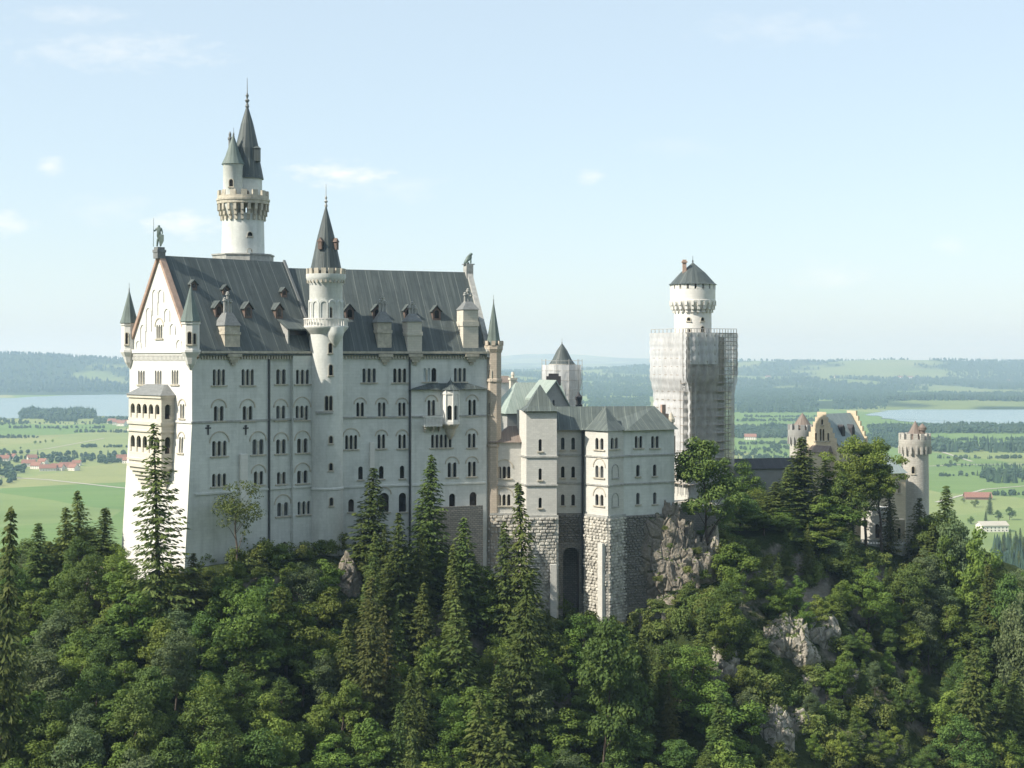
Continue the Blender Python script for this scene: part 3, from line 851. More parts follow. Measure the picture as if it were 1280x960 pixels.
# gallery with balusters
mb = MB()
zf, zr_ = z(409), z(398)
mb.lathe(sx, sy, [(r * 1.18, zf), (r * 1.3, zf), (r * 1.3, zf + 0.25), (r * 1.18, zf + 0.25)], 40, cap=False)
mb.lathe(sx, sy, [(r * 1.2, zr_ - 0.25), (r * 1.3, zr_ - 0.25), (r * 1.3, zr_), (r * 1.2, zr_), (r * 1.2, zr_ - 0.25)], 40, cap=False)
mb.ringboxes(sx, sy, r * 1.25, zf + 0.2, zr_ - 0.2, 40, 0.26, 0.16)
mb.build("gallery", M['white_wall'], ST)
# blind arcade of the top room
mb = MB()
for i in range(12):
    aa = 2 * math.pi * i / 12
    nv = Vector((math.cos(aa), math.sin(aa)))
    fr = Frame((sx + nv.x * r * 0.955, sy + nv.y * r * 0.955), math.degrees(math.atan2(nv.x, -nv.y)))
    lo, li = arch_hole(-0.82, 0.82, z(398), z(375)), arch_hole(-0.6, 0.6, z(398), z(377.5))
    for j in range(1, len(lo) - 1): mb.fprism(fr, [lo[j], lo[j + 1], li[j + 1], li[j]], -0.2, 0.16)
    mb.fprism(fr, [lo[-1], lo[0], li[0], li[-1]], -0.2, 0.16)
mb.build("blind_arcade", M['plaster'], ST)
# small bulging stair on its front
tx, ty = P(419, 0, 287.4).xy
mb = MB()
z2 = lambda v: zpx(v, ty)
mb.lathe(tx, ty, [(0.2, z2(434)), (0.9, z2(428)), (1.6, z2(420)), (1.75, z2(416)), (1.75, z2(409)), (0.3, z2(408.5))], 20)
mb.build("bulge", M['plaster'], ST, smooth=True)
for u, v0, v1, w in ((412.5, 384, 397, 0.7), (413, 429, 441, 0.7), (413.5, 456, 469, 0.75), (413.5, 545, 554, 0.7), (413.5, 579, 588, 0.7), (414, 622, 632, 0.7)):
    surface_window(sx, sy, r if v0 > 612 else (r * 0.98 if v0 > 400 else r * 0.96), u, v0, v1, w, ST)
for u in (408.3, 413.3): surface_window(sx, sy, r * 0.98, u, 495, 513, 0.62, ST)
mb = MB()
mb.lathe(sx, sy, [(r * 0.97, z(516.5)), (r * 1.07, z(516)), (r * 1.07, z(513.5)), (r * 0.97, z(513))], 14, rad(-118), rad(-60), cap=False)
mb.build("ledge", M['grey_trim'], ST)

# ================================================================== NORTH TOWER
nx, ny = P(304, 0, 318).xy
NTW = thing("watch_tower", (nx, ny, 0), "tallest round white tower with corbelled gallery and long spire behind the palace ridge", "tower")
z = lambda v: zpx(v, ny)
ppm = F / ny
R = 26.5 / ppm
mb = MB()
mb.lathe(nx, ny, [(R * 1.01, BASE), (R * 1.0, z(320)), (R * 0.97, z(275)), (R * 0.97, z(268))], 48)
mb.build("shaft", M['plaster'], NTW, smooth=True)
mb = MB()
mb.lathe(nx, ny, [(R * 1.45, z(345)), (R * 1.45, z(320.5)), (R * 1.5, z(320.3)), (R * 1.5, z(318.6)), (R * 1.3, z(318.5))], 8, math.pi / 8, math.pi / 8 + 2 * math.pi)
mb.build("plinth", M['grey_trim'], NTW)
mb = MB()
mb.lathe(nx, ny, [(R * 0.98, z(257)), (R * 1.22, z(256)), (R * 1.22, z(252.5)), (R * 1.25, z(252)), (R * 1.25, z(249.5)), (R * 1.2, z(249.3)), (R * 1.2, z(246)), (R * 1.1, z(245.8)), (R * 1.1, z(249)), (R * 0.5, z(249.2))], 40)
nc = 22
for i in range(nc):
    aa = 2 * math.pi * i / nc
    nv = Vector((math.cos(aa), math.sin(aa)))
    for (r0, r1, za, zb_) in ((0.95, 1.06, 276, 270), (0.95, 1.13, 270.2, 264), (0.95, 1.2, 264.2, 256)):
        rm = R * (r0 + r1) / 2
        mb.box((nx + nv.x * rm, ny + nv.y * rm, (z(za) + z(zb_)) / 2), (R * (r1 - r0), 0.62, abs(z(zb_) - z(za))), aa)
mb.build("gallery", M['trim'], NTW)
mb = MB(); mb.ringboxes(nx, ny, R * 1.14, z(246.2), z(239.5), 14, 1.25, 0.5)
mb.build("battlement", M['trim'], NTW)
ux = nx + 9.0 / ppm * 0.4
mb = MB(); ru = 18.5 / ppm
ux, uy = P(309, 0, ny).xy
mb.lathe(ux, uy, [(ru, z(250)), (ru, z(222)), (ru * 1.08, z(221))], 24)
mb.build("upper_drum", M['plaster'], NTW, smooth=True)
mb = MB()
mb.lathe(ux, uy, [(ru * 1.12, z(224)), (ru * 0.86, z(200)), (ru * 0.8, z(186)), (ru * 0.42, z(155)), (0.05, z(130))], 16)
mb.build("spire", M['slate'], NTW)
mb = MB(); dx, dy = P(321.5, 0, ny - 1.5).xy
mb.box((dx, dy, z(195)), (1.3, 1.3, 2.8)); mb.hexa([(dx + a, dy + b, z(187)) for a, b in ((-.8, -.8), (.8, -.8), (.8, .8), (-.8, .8))], [(dx + a, dy + b, z(184)) for a, b in ((-.3, -.3), (.3, -.3), (.3, .3), (-.3, .3))])
mb.build("dormer", M['slate'], NTW)
finial(NTW, ux, uy, z(133), 6.4, 'lead', 0.42)
tx, ty = P(291.5, 0, ny - 3.0).xy
rt = 12.3 / ppm
mb = MB()
mb.lathe(tx, ty, [(0.2, z(281)), (0.7, z(277)), (rt * 0.7, z(269)), (rt * 0.95, z(258)), (rt, z(250)), (rt, z(210)), (rt * 1.06, z(209)), (rt * 1.06, z(207))], 24)
st = mb.build("side_turret", M['plaster'], NTW, smooth=True)
mb = MB(); mb.lathe(tx, ty, [(rt * 1.18, z(208)), (rt * 0.8, z(198)), (rt * 0.36, z(182)), (0.05, z(170))], 14); mb.build("roof", M['dark_copper'], st)
finial(st, tx + 0.1, ty, z(173), 1.9, 'lead', 0.2)
surface_window(tx, ty, rt, 289, 224, 233, 0.8, st)
mb = MB(); x, y = P(287.5, 0, ny - 1).xy
mb.lathe(x, y, [(0.35, z(205)), (0.35, z(176)), (0.5, z(175.5)), (0.5, z(173)), (0.3, z(172)), (0.3, z(168)), (0.05, z(165))], 8); mb.build("chimney", M['lead'], NTW)
for u, v0, v1, w in ((312.5, 290, 295, 1.0), (312, 311, 319, 0.9)): surface_window(nx, ny, R * 0.985, u, v0, v1, w, NTW)
surface_window(ux, uy, ru, 308.5, 238, 246, 0.8, NTW)

# ================================================================== STATUES on the palace gables
def skinned(name, pts, edges, radii, mat, parent, sub=1):
    me = bpy.data.meshes.new(name)
    org = origin_of(parent)
    me.from_pydata([Vector(p) - org for p in pts], edges, [])
    o = bpy.data.objects.new(name, me); COL.objects.link(o)
    o.modifiers.new("skin", 'SKIN')
    sv = me.skin_vertices[0].data
    for i, rr in enumerate(radii): sv[i].radius = (rr, rr)
    sv[0].use_root = True
    m2 = o.modifiers.new("sub", 'SUBSURF'); m2.levels = sub; m2.render_levels = sub
    me.materials.append(mat); o.parent = parent
    return o
g = FG.pt(12, 0.1, RID_W + 1.0)
KN = thing("knight_statue", (g.x, g.y, g.z), "green bronze knight statue holding a lance and shield on the tip of the west gable", "statue")
mb = MB(); mb.box((g.x, g.y, g.z + 0.25), (1.9, 1.9, 0.5), rad(43)); mb.box((g.x, g.y, g.z + 0.75), (1.5, 1.5, 0.5), rad(43)); mb.box((g.x, g.y, g.z - 0.6), (1.7, 1.7, 1.2), rad(43))
mb.build("pedestal", M['lead'], KN)
b = g.z + 1.0; X, Y = g.x - 0.1, g.y
H = 4.6
pt = [(X, Y, b + .52 * H), (X, Y, b + .66 * H), (X, Y, b + .80 * H), (X, Y, b + .86 * H), (X + .05, Y, b + .94 * H), (X - .22, Y, b + .28 * H), (X - .34, Y - .05, b + .02 * H), (X + .25, Y, b + .28 * H), (X + .34, Y, b + .02 * H),
      (X - .48, Y, b + .78 * H), (X - .78, Y - .1, b + .66 * H), (X - .95, Y - .25, b + .74 * H), (X + .48, Y, b + .78 * H), (X + .72, Y - .1, b + .62 * H), (X + .62, Y - .35, b + .5 * H)]
ed = [(0, 1), (1, 2), (2, 3), (3, 4), (0, 5), (5, 6), (0, 7), (7, 8), (2, 9), (9, 10), (10, 11), (2, 12), (12, 13), (13, 14)]
skinned("figure", pt, ed, [.36, .38, .42, .17, .32, .24, .17, .24, .17, .2, .15, .12, .2, .15, .12], M['bronze'], KN, 2)
mb = MB(); mb.tube((X - 1.0, Y - .27, b + 0.1), (X - .92, Y - .27, b + 1.22 * H), 0.07, 0.04); mb.build("lance", M['bronze'], KN)
mb = MB(); mb.hexa([(X + .55 + a, Y - .42, b + c) for a, c in ((-.45, 2.4), (.5, 2.4), (.5, 1.2), (.03, .25), (-.45, 1.2))], [(X + .55 + a, Y - .3, b + c) for a, c in ((-.45, 2.4), (.5, 2.4), (.5, 1.2), (.03, .25), (-.45, 1.2))]); mb.build("shield", M['bronze'], KN)
g = FE.pt(LE - 0.3, -12, RID_E + 2.2)
LI = thing("lion_statue", (g.x, g.y, g.z), "green bronze seated lion statue on the east end of the palace ridge", "statue")
X, Y, b = g.x, g.y, g.z
pt = [(X - .55, Y, b + .55), (X - .1, Y, b + 1.25), (X + .3, Y, b + 1.85), (X + .62, Y, b + 2.25), (X + .98, Y, b + 2.1), (X + .5, Y - .25, b + .7), (X + .55, Y - .25, b + .08), (X + .5, Y + .25, b + .7), (X + .55, Y + .25, b + .08), (X - .25, Y - .4, b + .4), (X + .2, Y - .42, b + .1), (X - .25, Y + .4, b + .4), (X + .2, Y + .42, b + .1), (X - 1.0, Y, b + .15)]
ed = [(0, 1), (1, 2), (2, 3), (3, 4), (2, 5), (5, 6), (2, 7), (7, 8), (0, 9), (9, 10), (0, 11), (11, 12), (0, 13)]
skinned("figure", pt, ed, [.5, .48, .5, .42, .2, .2, .15, .2, .15, .28, .14, .28, .14, .1], M['bronze'], LI, 2)
mb = MB(); mb.box((X, Y, b - .06), (2.4, 1.6, 0.2), rad(22)); mb.build("plinth", M['lead'], LI)
# ================================================================== THE BOWER (ladies' house) on rusticated foundations
FK = Frame((2.98, 298), 4)
BW = thing("bower", (15, 303, -40), "pale stone bower wing with square stair block and grey roof above rough stone footings", "building")
zK = lambda v, s, n=0.0: FK.z_at(v, s, n)
ZB = -33.1                                   # top of the rusticated foundation
rngR = random.Random(5)
def rusticated(mb, fr, s0, s1, z0, z1, n, bw=1.05, bh=0.64):
    nrow = max(1, int(round((z1 - z0) / bh))); bh = (z1 - z0) / nrow
    for r_ in range(nrow):
        za = z0 + r_ * bh
        q = s0
        first = bw * (0.5 if r_ % 2 else 1.0)
        while q < s1 - 0.02:
            w = first * rngR.uniform(0.75, 1.25); first = bw
            e = min(q + w, s1)
            if s1 - e < 0.3: e = s1
            pr = rngR.uniform(0.10, 0.48)
            g = 0.05; c = 0.14
            o_ = [(q + g, za + g), (e - g, za + g), (e - g, za + bh - g), (q + g, za + bh - g)]
            i_ = [(q + g + c, za + g + c * .7), (e - g - c, za + g + c * .7), (e - g - c, za + bh - g - c * .7), (q + g + c, za + bh - g - c * .7)]
            if e - q > 0.4:
                mb.hexa([fr.pt(a, n + 0.001, b) for a, b in o_], [fr.pt(a + rngR.uniform(-.04, .04), n + pr, b + rngR.uniform(-.03, .03)) for a, b in i_])
            q = e
# b: square stair block
b0, b1 = 0.0, FK.s_at(696)
zbt = zK(514, 3)
blk = [(0, ZB), (b1, ZB), (b1, zbt), (0, zbt)]
facade(BW, FK, 0.0, blk, [(673, 677.5, 549, 564, 1), (673, 677.5, 585.5, 600, 1), (673, 677.5, 622, 635, 1)], M['bower'], 0.4, 'trim')
FKL = Frame(tuple(FK.pt(-1.3, -9, 0).xy), 4 - 90 + 8.2)
mb = MB(); mb.fbox(FKL, 0, 9.09, -0.6, 0, ZB, zbt); mb.fbox(FK, b1 - 0.6, b1, -9, -0.002, ZB, zbt); mb.fbox(FK, 0.6, b1 - 0.6, -9, -8.5, ZB, zbt)
mb.build("wall", M['bower'], BW)
mb = MB()
ring = [FK.pt(a, n, zbt + 0.02) for a, n in ((-0.7, 0.7), (b1 + 0.7, 0.7), (b1 + 0.7, -8.2), (-0.7, -8.2))]
mid = [FK.pt(a, n, zbt + 1.0) for a, n in ((0.5, -0.6), (b1 - 0.5, -0.6), (b1 - 0.5, -7.0), (0.5, -7.0))]
zap = zK(481, 3, -3.7)
top = [FK.pt(b1 / 2 + a, -3.7 + n, zap) for a, n in ((-.1, .1), (.1, .1), (.1, -.1), (-.1, -.1))]
mb.hexa(ring, mid); mb.hexa([x + Vector((0, 0, 0.002)) for x in mid], top)
mb.build("roof", M['grey_roof'], BW)
# a: low link block
nA = -4.9
a0, a1 = FK.s_at(614, nA), -0.05
zat = zK(553, -5, nA)
facade(BW, FK, nA, [(a0, ZB), (a1, ZB), (a1, zat), (a0, zat)], [(621.5, 639, 583, 598, 3, True), (621.5, 639, 618, 632, 3, True)], M['bower'], 0.4)
FAL = Frame(tuple(FK.pt(a0 - 1.6, nA - 6, 0).xy), 4 - 90 + 14.9)
mb = MB(); mb.fbox(FAL, 0, 6.2, -0.5, 0, ZB - 0.02, zat); mb.build("wall", M['bower'], BW)
mb = MB()
ring = [FK.pt(a, n, zat + 0.02) for a, n in ((a0 - 0.6, nA + 0.6), (a1, nA + 0.6), (a1, nA - 7), (a0 - 0.6, nA - 7))]
top = [FK.pt(a, n, zat + 3.2) for a, n in ((a0 + 4.0, nA - 4.5), (a1, nA - 4.5), (a1, nA - 5.2), (a0 + 4.0, nA - 5.2))]
mb.hexa(ring, top); mb.build("roof", M['brown_roof'], BW)
# c: recessed wall with the tall arch in its foundation
nC = -4.6
c0, c1 = b1 - 0.2, FK.s_at(742, nC)
zct = zpx(537.5, 303.5)
facade(BW, FK, nC, [(c0, ZB), (c1, ZB), (c1, zct), (c0, zct)], [(701, 706, 547, 562, 1), (714, 719, 547, 562, 1), (701, 706, 583, 597, 1), (714, 719, 583, 597, 1), (701, 706, 618, 632, 1), (714, 719, 618, 632, 1)], M['bower'], 0.4)
# d: polygonal bay
D0, D1, D2 = P(731.5, 0, 301.8).xy, P(760, 0, 296.4).xy, P(781, 0, 300.8).xy
def fr_between(A, B): return Frame((A.x, A.y), math.degrees(math.atan2(B.y - A.y, B.x - A.x))), (B - A).length
FD1, LD1 = fr_between(D0, D1); FD2, LD2 = fr_between(D1, D2)
zdt = zpx(538.5, 298.5)
def blind_niche(mb, fr, u, v0, v1, w):
    a = fr.s_at(u); z1, z0 = fr.z_at(v0, a), fr.z_at(v1, a)
    lo, li = arch_hole(a - w - .18, a + w + .18, z0, z1 + .18), arch_hole(a - w, a + w, z0, z1)
    for j in range(1, len(lo) - 1): mb.fprism(fr, [lo[j], lo[j + 1], li[j + 1], li[j]], -0.02, 0.12)
    mb.fprism(fr, [lo[-1], lo[0], li[0], li[-1]], -0.02, 0.12)
    mb.fbox(fr, a - w - .2, a + w + .2, -0.02, 0.2, z0 - .3, z0 - .01)
facade(BW, FD1, 0.0, [(0, ZB), (LD1, ZB), (LD1, zdt), (0, zdt)], [(743, 755.5, 547.5, 562, 2), (743, 755.5, 582, 597, 2, True), (743, 755.5, 618, 632, 2, True)], M['bower'], 0.4)
facade(BW, FD2, 0.0, [(0, ZB), (LD2, ZB), (LD2, zdt), (0, zdt)], [(762.5, 773.5, 547, 561, 2)], M['bower'], 0.4)
for va, vb in ((581, 597), (617, 633)):
    mb = MB(); blind_niche(mb, FD2, 769, va, vb, 1.0); mb.build("blind_niche", M['grey_trim'], BW)
mb = MB()
dc = Vector((P(757, 0, 303.4).x, 303.4))
e_ = 0.6
ring = [Vector((p.x, p.y, zdt + 0.03)) for p in ((D0 - dc) * 1.09 + dc, (D1 - dc) * 1.09 + dc, (D2 - dc) * 1.09 + dc)]
apx = Vector((dc.x, dc.y, zpx(507, dc.y)))
mid = [Vector((dc.x + (p.x - dc.x) * 0.55, dc.y + (p.y - dc.y) * 0.55, zdt + (apx.z - zdt) * 0.38)) for p in ring]
bk = [Vector((dc.x - 4, dc.y + 3.5, zdt)), Vector((dc.x + 4, dc.y + 3.5, zdt))]
mb.add(ring + mid + [apx] + bk, [[0, 1, 4, 3], [1, 2, 5, 4], [3, 4, 6], [4, 5, 6], [0, 3, 6, 7], [2, 8, 6, 5]])
mb.build("roof", M['grey_roof'], BW)
# e: right block
FEb = Frame(tuple(P(778.5, 0, 300.4).xy), 27)
nE = 0.0
e0_, e1_ = 0.0, FEb.s_at(843)
zet = zct
ZE = FEb.z_at(642, 6)
facade(BW, FEb, 0.0, [(e0_, ZE - 3), (e1_, ZE - 3), (e1_, zet), (e0_, zet)], [(792.5, 804, 545, 560, 2), (813, 824.5, 545, 560, 2), (795, 800, 581, 595.5, 1), (816, 821, 580.5, 595, 1), (795, 800, 616, 630.5, 1), (816, 821, 615.5, 630, 1)], M['plaster'], 0.4)
FER = Frame(tuple(FEb.pt(e1_, 0, 0).xy), 117)
mb = MB(); mb.fbox(FER, 0.02, 11, -0.5, 0, ZE - 4, zet); mb.build("wall", M['plaster'], BW)
# long roof over c and e
mb = MB()
ze_ = zct + 0.03
zri = zK(508, 22, -9.5)
ring = [FK.pt(c0 + 0.2, nC + 0.9, ze_), FK.pt(FK.s_at(731, nC), nC + 0.9, ze_), FEb.pt(0.2, 0.8, ze_), FEb.pt(e1_ + 0.6, 0.8, ze_), FEb.pt(e1_ + 0.6, -11.5, ze_), FK.pt(c0 + 0.2, nC - 10.5, ze_)]
r0, r1 = FK.pt(c0 + 0.2, -9.6, zri), FEb.pt(FEb.s_at(818, -6), -6.0, zri)
mb.add(ring + [r0, r1], [[0, 1, 6], [1, 2, 7, 6], [2, 3, 7], [3, 4, 7], [4, 5, 6, 7], [5, 0, 6]])
mb.build("roof", M['grey_roof'], BW)
# strings, eaves
mb = MB()
for v in (571, 606.5):
    zz = zK(v, 3)
    mb.fbox(FK, -0.2, b1 + 0.2, 0.0, 0.24, zz - 0.16, zz + 0.16); mb.fbox(FKL, 3.9, 8.99, 0.0, 0.24, zz - 0.16, zz + 0.16)
    mb.fbox(FK, c0 + 0.3, c1, nC, nC + 0.2, zz - 0.16, zz + 0.16)
    mb.fbox(FD1, 0.0, LD1 + 0.1, 0.0, 0.22, zz - 0.16, zz + 0.16); mb.fbox(FD2, 0.0, LD2, 0.0, 0.22, zz - 0.161, zz + 0.159)
    mb.fbox(FEb, 0.3, e1_ + 0.15, 0.0, 0.22, zz - 0.16, zz + 0.16)
zz = zK(606.5, -5, nA)
mb.fbox(FK, a0 - 0.1, a1, nA, nA + 0.22, zz - 0.16, zz + 0.16); mb.fbox(FAL, 0.5, 5.99, 0, 0.2, zz - 0.16, zz + 0.16)
mb.fbox(FK, a0 - 0.3, a1, nA, nA + 0.3, ZB - 0.3, ZB + 0.15); mb.fbox(FK, -0.3, b1 + 0.3, 0, 0.35, ZB - 0.3, ZB + 0.15)
mb.fbox(FK, c1 - 3, c1, nC - 0.5, nC, ZB - 25, ZB); mb.fbox(FD1, -0.1, LD1 + 0.2, 0, 0.35, ZB - 0.3, ZB + 0.15); mb.fbox(FD2, 0, LD2, 0, 0.35, ZB - 0.301, ZB + 0.149)
mb.build("string_course", M['grey_trim'], BW)
mb = MB(); q = FK.pt(FK.s_at(728, nC), nC + 0.25, 0); mb.lathe(q.x, q.y, [(0.22, -50), (0.22, zct)], 8); mb.build("drainpipe", M['pipe'], BW)
# rusticated foundations
def footing(parts, z0, cores):
    mb = MB()
    for fr, s0, s1, n in parts: rusticated(mb, fr, s0, s1, z0, ZB - 0.31, n)
    for fr, s0, s1, n0, n1 in cores: mb.fbox(fr, s0, s1, n0, n1, z0 - 8, ZB - 0.3)
    return mb.build("footing", M['rustic'], BW)
footing([(FK, 0, b1, 0.35), (FKL, 3.2, 9.4, 0.35)], -60, [(FK, -0.32, b1 + 0.3, -7, 0.35)])
footing([(FK, a0 - 0.2, a1 - 0.4, nA + 0.1), (FAL, 0, 6.4, 0.3)], -58, [(FK, a0 - 0.28, a1 - 0.4, nA - 6, nA + 0.1)])
D0b, D1b, D2b = (D0 - dc) * 1.05 + dc, (D1 - dc) * 1.05 + dc, (D2 - dc) * 1.05 + dc
FB1_, LB1 = fr_between(D0b, D1b); FB2_, LB2 = fr_between(D1b, D2b)
mb = MB(); rusticated(mb, FB1_, 0, LB1, -62, ZB - 0.31, 0.05); rusticated(mb, FB2_, 0, LB2, -62, ZB - 0.31, 0.05)
bk0, bk1 = D2b + Vector((-1.5, 5)), D0b + Vector((2, 4))
mb.hexa([(p.x, p.y, -66) for p in (D0b, D1b, D2b, bk0, bk1)], [(p.x, p.y, ZB - 0.3) for p in (D0b, D1b, D2b, bk0, bk1)])
mb.build("footing", M['rustic'], BW)
mb = MB(); mb.fbox(FB1_, LB1 - 1.9, LB1 - 0.5, 0.3, 1.2, -62, -38.5); mb.build("buttress", M['bower'], BW)
mb = MB(); mb.fbox(FK, b1 - 1.5, b1 - 0.2, 0.6, 1.6, -60, -43); mb.build("buttress", M['bower'], BW)
mb = MB()
hole = arch_hole(FK.s_at(703.5, nC), FK.s_at(724.5, nC), -62, zK(684, 10, nC))
wall_panel(mb, FK, [(c0, -62.01), (c1 + 0.6, -62.01), (c1 + 0.6, ZB), (c0, ZB)], [[(a, max(b, -62.0)) for a, b in hole]], nC + 0.06, 4.0)
mb.fbox(FK, c0, c1 + 0.6, nC - 5.5, nC - 4.6, -62, ZB)
rusticated(mb, FK, c0 + .1, c1 - 3, zK(682, 10, nC) + 0.8, ZB - 0.4, nC + 0.062, 0.9, 0.55)
mb.build("footing", M['rubble'], BW)
mb = MB()
rusticated(mb, FEb, 0.1, e1_ + 0.15, -52, ZE - 0.25, 0.352, 0.9, 0.55)
mb.fbox(FEb, 0.0, e1_ + 0.2, -8, 0.35, -54, ZE - 0.2)
mb.build("footing", M['rubble'], BW)
# small stepped gable, chimneys on the bower roof
mb = MB()
FG2 = Frame(tuple(P(821, 0, 313).xy), 30)
mb.fprism(FG2, [(0, -22), (5.0, -22), (5.0, -17.5), (4.1, -17.5), (4.1, -15.2), (3.2, -15.2), (3.2, -12.6), (2.4, -12.6), (2.4, -10.6), (1.4, -10.6), (1.4, -12.4), (0.8, -12.4), (0.8, -14), (0, -14)], -0.6, 0.0)
mb.build("gable", M['coping'], BW)
mb = MB(); x, y = P(839, 0, 318).xy; mb.lathe(x, y, [(0.55, -24), (0.55, zpx(528, y)), (0.8, zpx(527.5, y)), (0.8, zpx(524, y)), (0.5, zpx(520, y)), (0.05, zpx(515, y))], 8); mb.build("chimney", M['trim'], BW)
mb = MB(); x, y = P(723.5, 0, 316).xy; mb.lathe(x, y, [(0.75, -18), (0.75, zpx(506, y)), (0.55, zpx(505, y)), (0.62, zpx(500, y)), (0.8, zpx(499.5, y)), (0.8, zpx(496, y)), (0.35, zpx(493, y)), (0.1, zpx(489, y))], 10); mb.build("chimney", M['iron'], BW)

# ================================================================== KNIGHTS' HOUSE behind the bower
FH = Frame(tuple(P(634, 0, 338).xy), 20)
KH = thing("knights_house", (8, 326, -34), "courtyard house with a pale green copper roof and grey cross gable behind the bower", "house")
h1 = FH.s_at(712)
zhe, zhr = zpx(517, 338), zpx(478, 346)
mb = MB(); mb.fbox(FH, 0, h1, -11, 0, -40, zhe); mb.build("wall", M['grey_wall'], KH)
mb = MB()
ring = [FH.pt(a, n, zhe) for a, n in ((-0.8, 0.8), (h1, 0.8), (h1, -12), (-0.8, -12))]
top = [FH.pt(a, n, zhr) for a, n in ((4.2, -5.4), (h1, -5.4), (h1, -5.7), (4.2, -5.7))]
mb.hexa(ring, top); mb.build("roof", M['copper'], KH)
FH2 = Frame(tuple(P(679, 0, 333.5).xy), 32)
g1 = FH2.s_at(711)
zg0, zg1 = zpx(508, 335), zpx(478, 335)
gm = FH2.s_at(694.5)
facade(KH, FH2, 0.0, [(0, -34), (g1, -34), (g1, zg0), (gm, zg1), (0, zg0 + 2.0)], [(690.5, 693.5, 500, 507, 1)], M['grey_wall'], 0.3)
mb = MB()
for A, B in (((-0.5, zg0 + 1.4), (gm, zg1 + 0.1)), ((g1 + 0.4, zg0 - 0.6), (gm, zg1 + 0.1))):
    pr = [A, B, (B[0], B[1] + 0.45), (A[0], A[1] + 0.45)]
    mb.fprism(FH2, pr, -7, 0.35)
mb.build("roof", M['copper'], KH)
mb = MB(); x, y = P(692, 0, 341).xy; mb.box((x, y, zpx(476, y)), (3.4, 1.6, 2.2)); mb.box((x, y, zpx(469, y)), (2.4, 1.2, 0.8)); mb.build("chimney", M['iron'], KH)
WHS = thing("annex_house", tuple(P(636, 340, 354)), "small white annex house with a tan chimney beside the corner turret of the palace", "house")
FN = Frame(tuple(P(622, 0, 354).xy), 20)
w1 = FN.s_at(646)
mb = MB(); mb.fbox(FN, 0, w1, -6, 0, -30, zpx(478, 356)); mb.build("wall", M['white_wall'], WHS)
mb = MB(); ze = zpx(478, 356)
mb.hexa([FN.pt(a, n, ze) for a, n in ((-.4, .4), (w1 + .4, .4), (w1 + .4, -6.4), (-.4, -6.4))], [FN.pt(a, n, ze + 1.6) for a, n in ((1.4, -2.8), (w1 - 1.4, -2.8), (w1 - 1.4, -3.2), (1.4, -3.2))])
mb.build("roof", M['brown_roof'], WHS)
mb = MB(); x, y = P(641, 0, 350).xy; mb.box((x, y, zpx(492, y)), (1.5, 1.2, 7.0), rad(20)); mb.box((x, y, zpx(473.5, y)), (1.9, 1.6, 0.5), rad(20)); mb.lathe(x, y, [(0.35, zpx(473, y)), (0.35, zpx(469, y)), (0.5, zpx(468.5, y)), (0.3, zpx(465, y))], 8); mb.build("chimney", M['cream'], WHS)

# ================================================================== netted round stair tower
def net_material(name, col, lo, hi, scale):
    t = NT(name)
    n = t.noise(t.pos((1, 1, 0.45)), scale, 4, 0.6)
    weave = t.noise(t.pos((1.6, 1.6, 0.5)), 0.8, 4, 0.6)
    c = t.mix(t.ramp(weave, [(0.3, 0.0), (0.7, 1.0)]), col, tuple(q * 0.72 for q in col))
    t.lk(c, t.bsdf.inputs["Base Color"]); t.bsdf.inputs["Roughness"].default_value = 0.9; t.bsdf.inputs["Specular IOR Level"].default_value = 0.1
    tr = t.n("ShaderNodeBsdfTranslucent"); t.lk(c, tr.inputs[0])
    tp = t.n("ShaderNodeBsdfTransparent")
    m1 = t.n("ShaderNodeMixShader"); m1.inputs[0].default_value = 0.30; t.lk(t.bsdf.outputs[0], m1.inputs[1]); t.lk(tr.outputs[0], m1.inputs[2])
    m2 = t.n("ShaderNodeMixShader")
    mr = t.n("ShaderNodeMapRange"); t.lk(n, mr.inputs[0]); mr.inputs[1].default_value = 0.35; mr.inputs[2].default_value = 0.65; mr.inputs[3].default_value = lo; mr.inputs[4].default_value = hi
    t.lk(mr.outputs[0], m2.inputs[0]); t.lk(m1.outputs[0], m2.inputs[1]); t.lk(tp.outputs[0], m2.inputs[2])
    t.lk(m2.outputs[0], t.out.inputs[0])
    return t.m
M['net'] = net_material("white_scaffold_net", (0.80, 0.81, 0.82), 0.02, 0.18, 0.35)
M['net_thin'] = net_material("thin_scaffold_net", (0.62, 0.60, 0.57), 0.06, 0.40, 0.5)
M['pole'] = simple("scaffold_pole", (0.42, 0.41, 0.39), 0.5, 0.2)
M['deck'] = simple("scaffold_deck", (0.36, 0.31, 0.26), 0.9, 0.3)
rx, ry = P(702.5, 0, 362).xy
RT = thing("round_stair_tower", (rx, ry, -30), "small round tower wrapped in white netting with a dark cone roof, behind the green-roofed house", "tower")
z = lambda v: zpx(v, ry)
mb = MB(); mb.lathe(rx, ry, [(3.2, -36), (3.2, z(480)), (3.4, z(470)), (3.4, z(455))], 28); mb.build("shaft", M['warm_stone'], RT, smooth=True)
mb = MB(); mb.lathe(rx, ry, [(3.5, z(456.5)), (2.4, z(449)), (1.3, z(438)), (0.05, z(429))], 20); mb.build("roof", M['slate'], RT)
finial(RT, rx, ry, z(430), 1.4, 'lead', 0.12)
mb = MB()
seg = 40
rr_ = random.Random(8)
rows = [(-30, 3.9), (z(510), 4.0), (z(494), 4.2), (z(480), 4.75), (z(465), 4.8), (z(456), 4.75)]
prof = []
vs = []
for zz, r_ in rows:
    for i in range(seg):
        a = 2 * math.pi * i / seg
        rq = r_ * (1 + 0.03 * math.sin(i * 2.6) + rr_.uniform(-.02, .02))
        vs.append((rx + rq * math.cos(a), ry + rq * math.sin(a), zz))
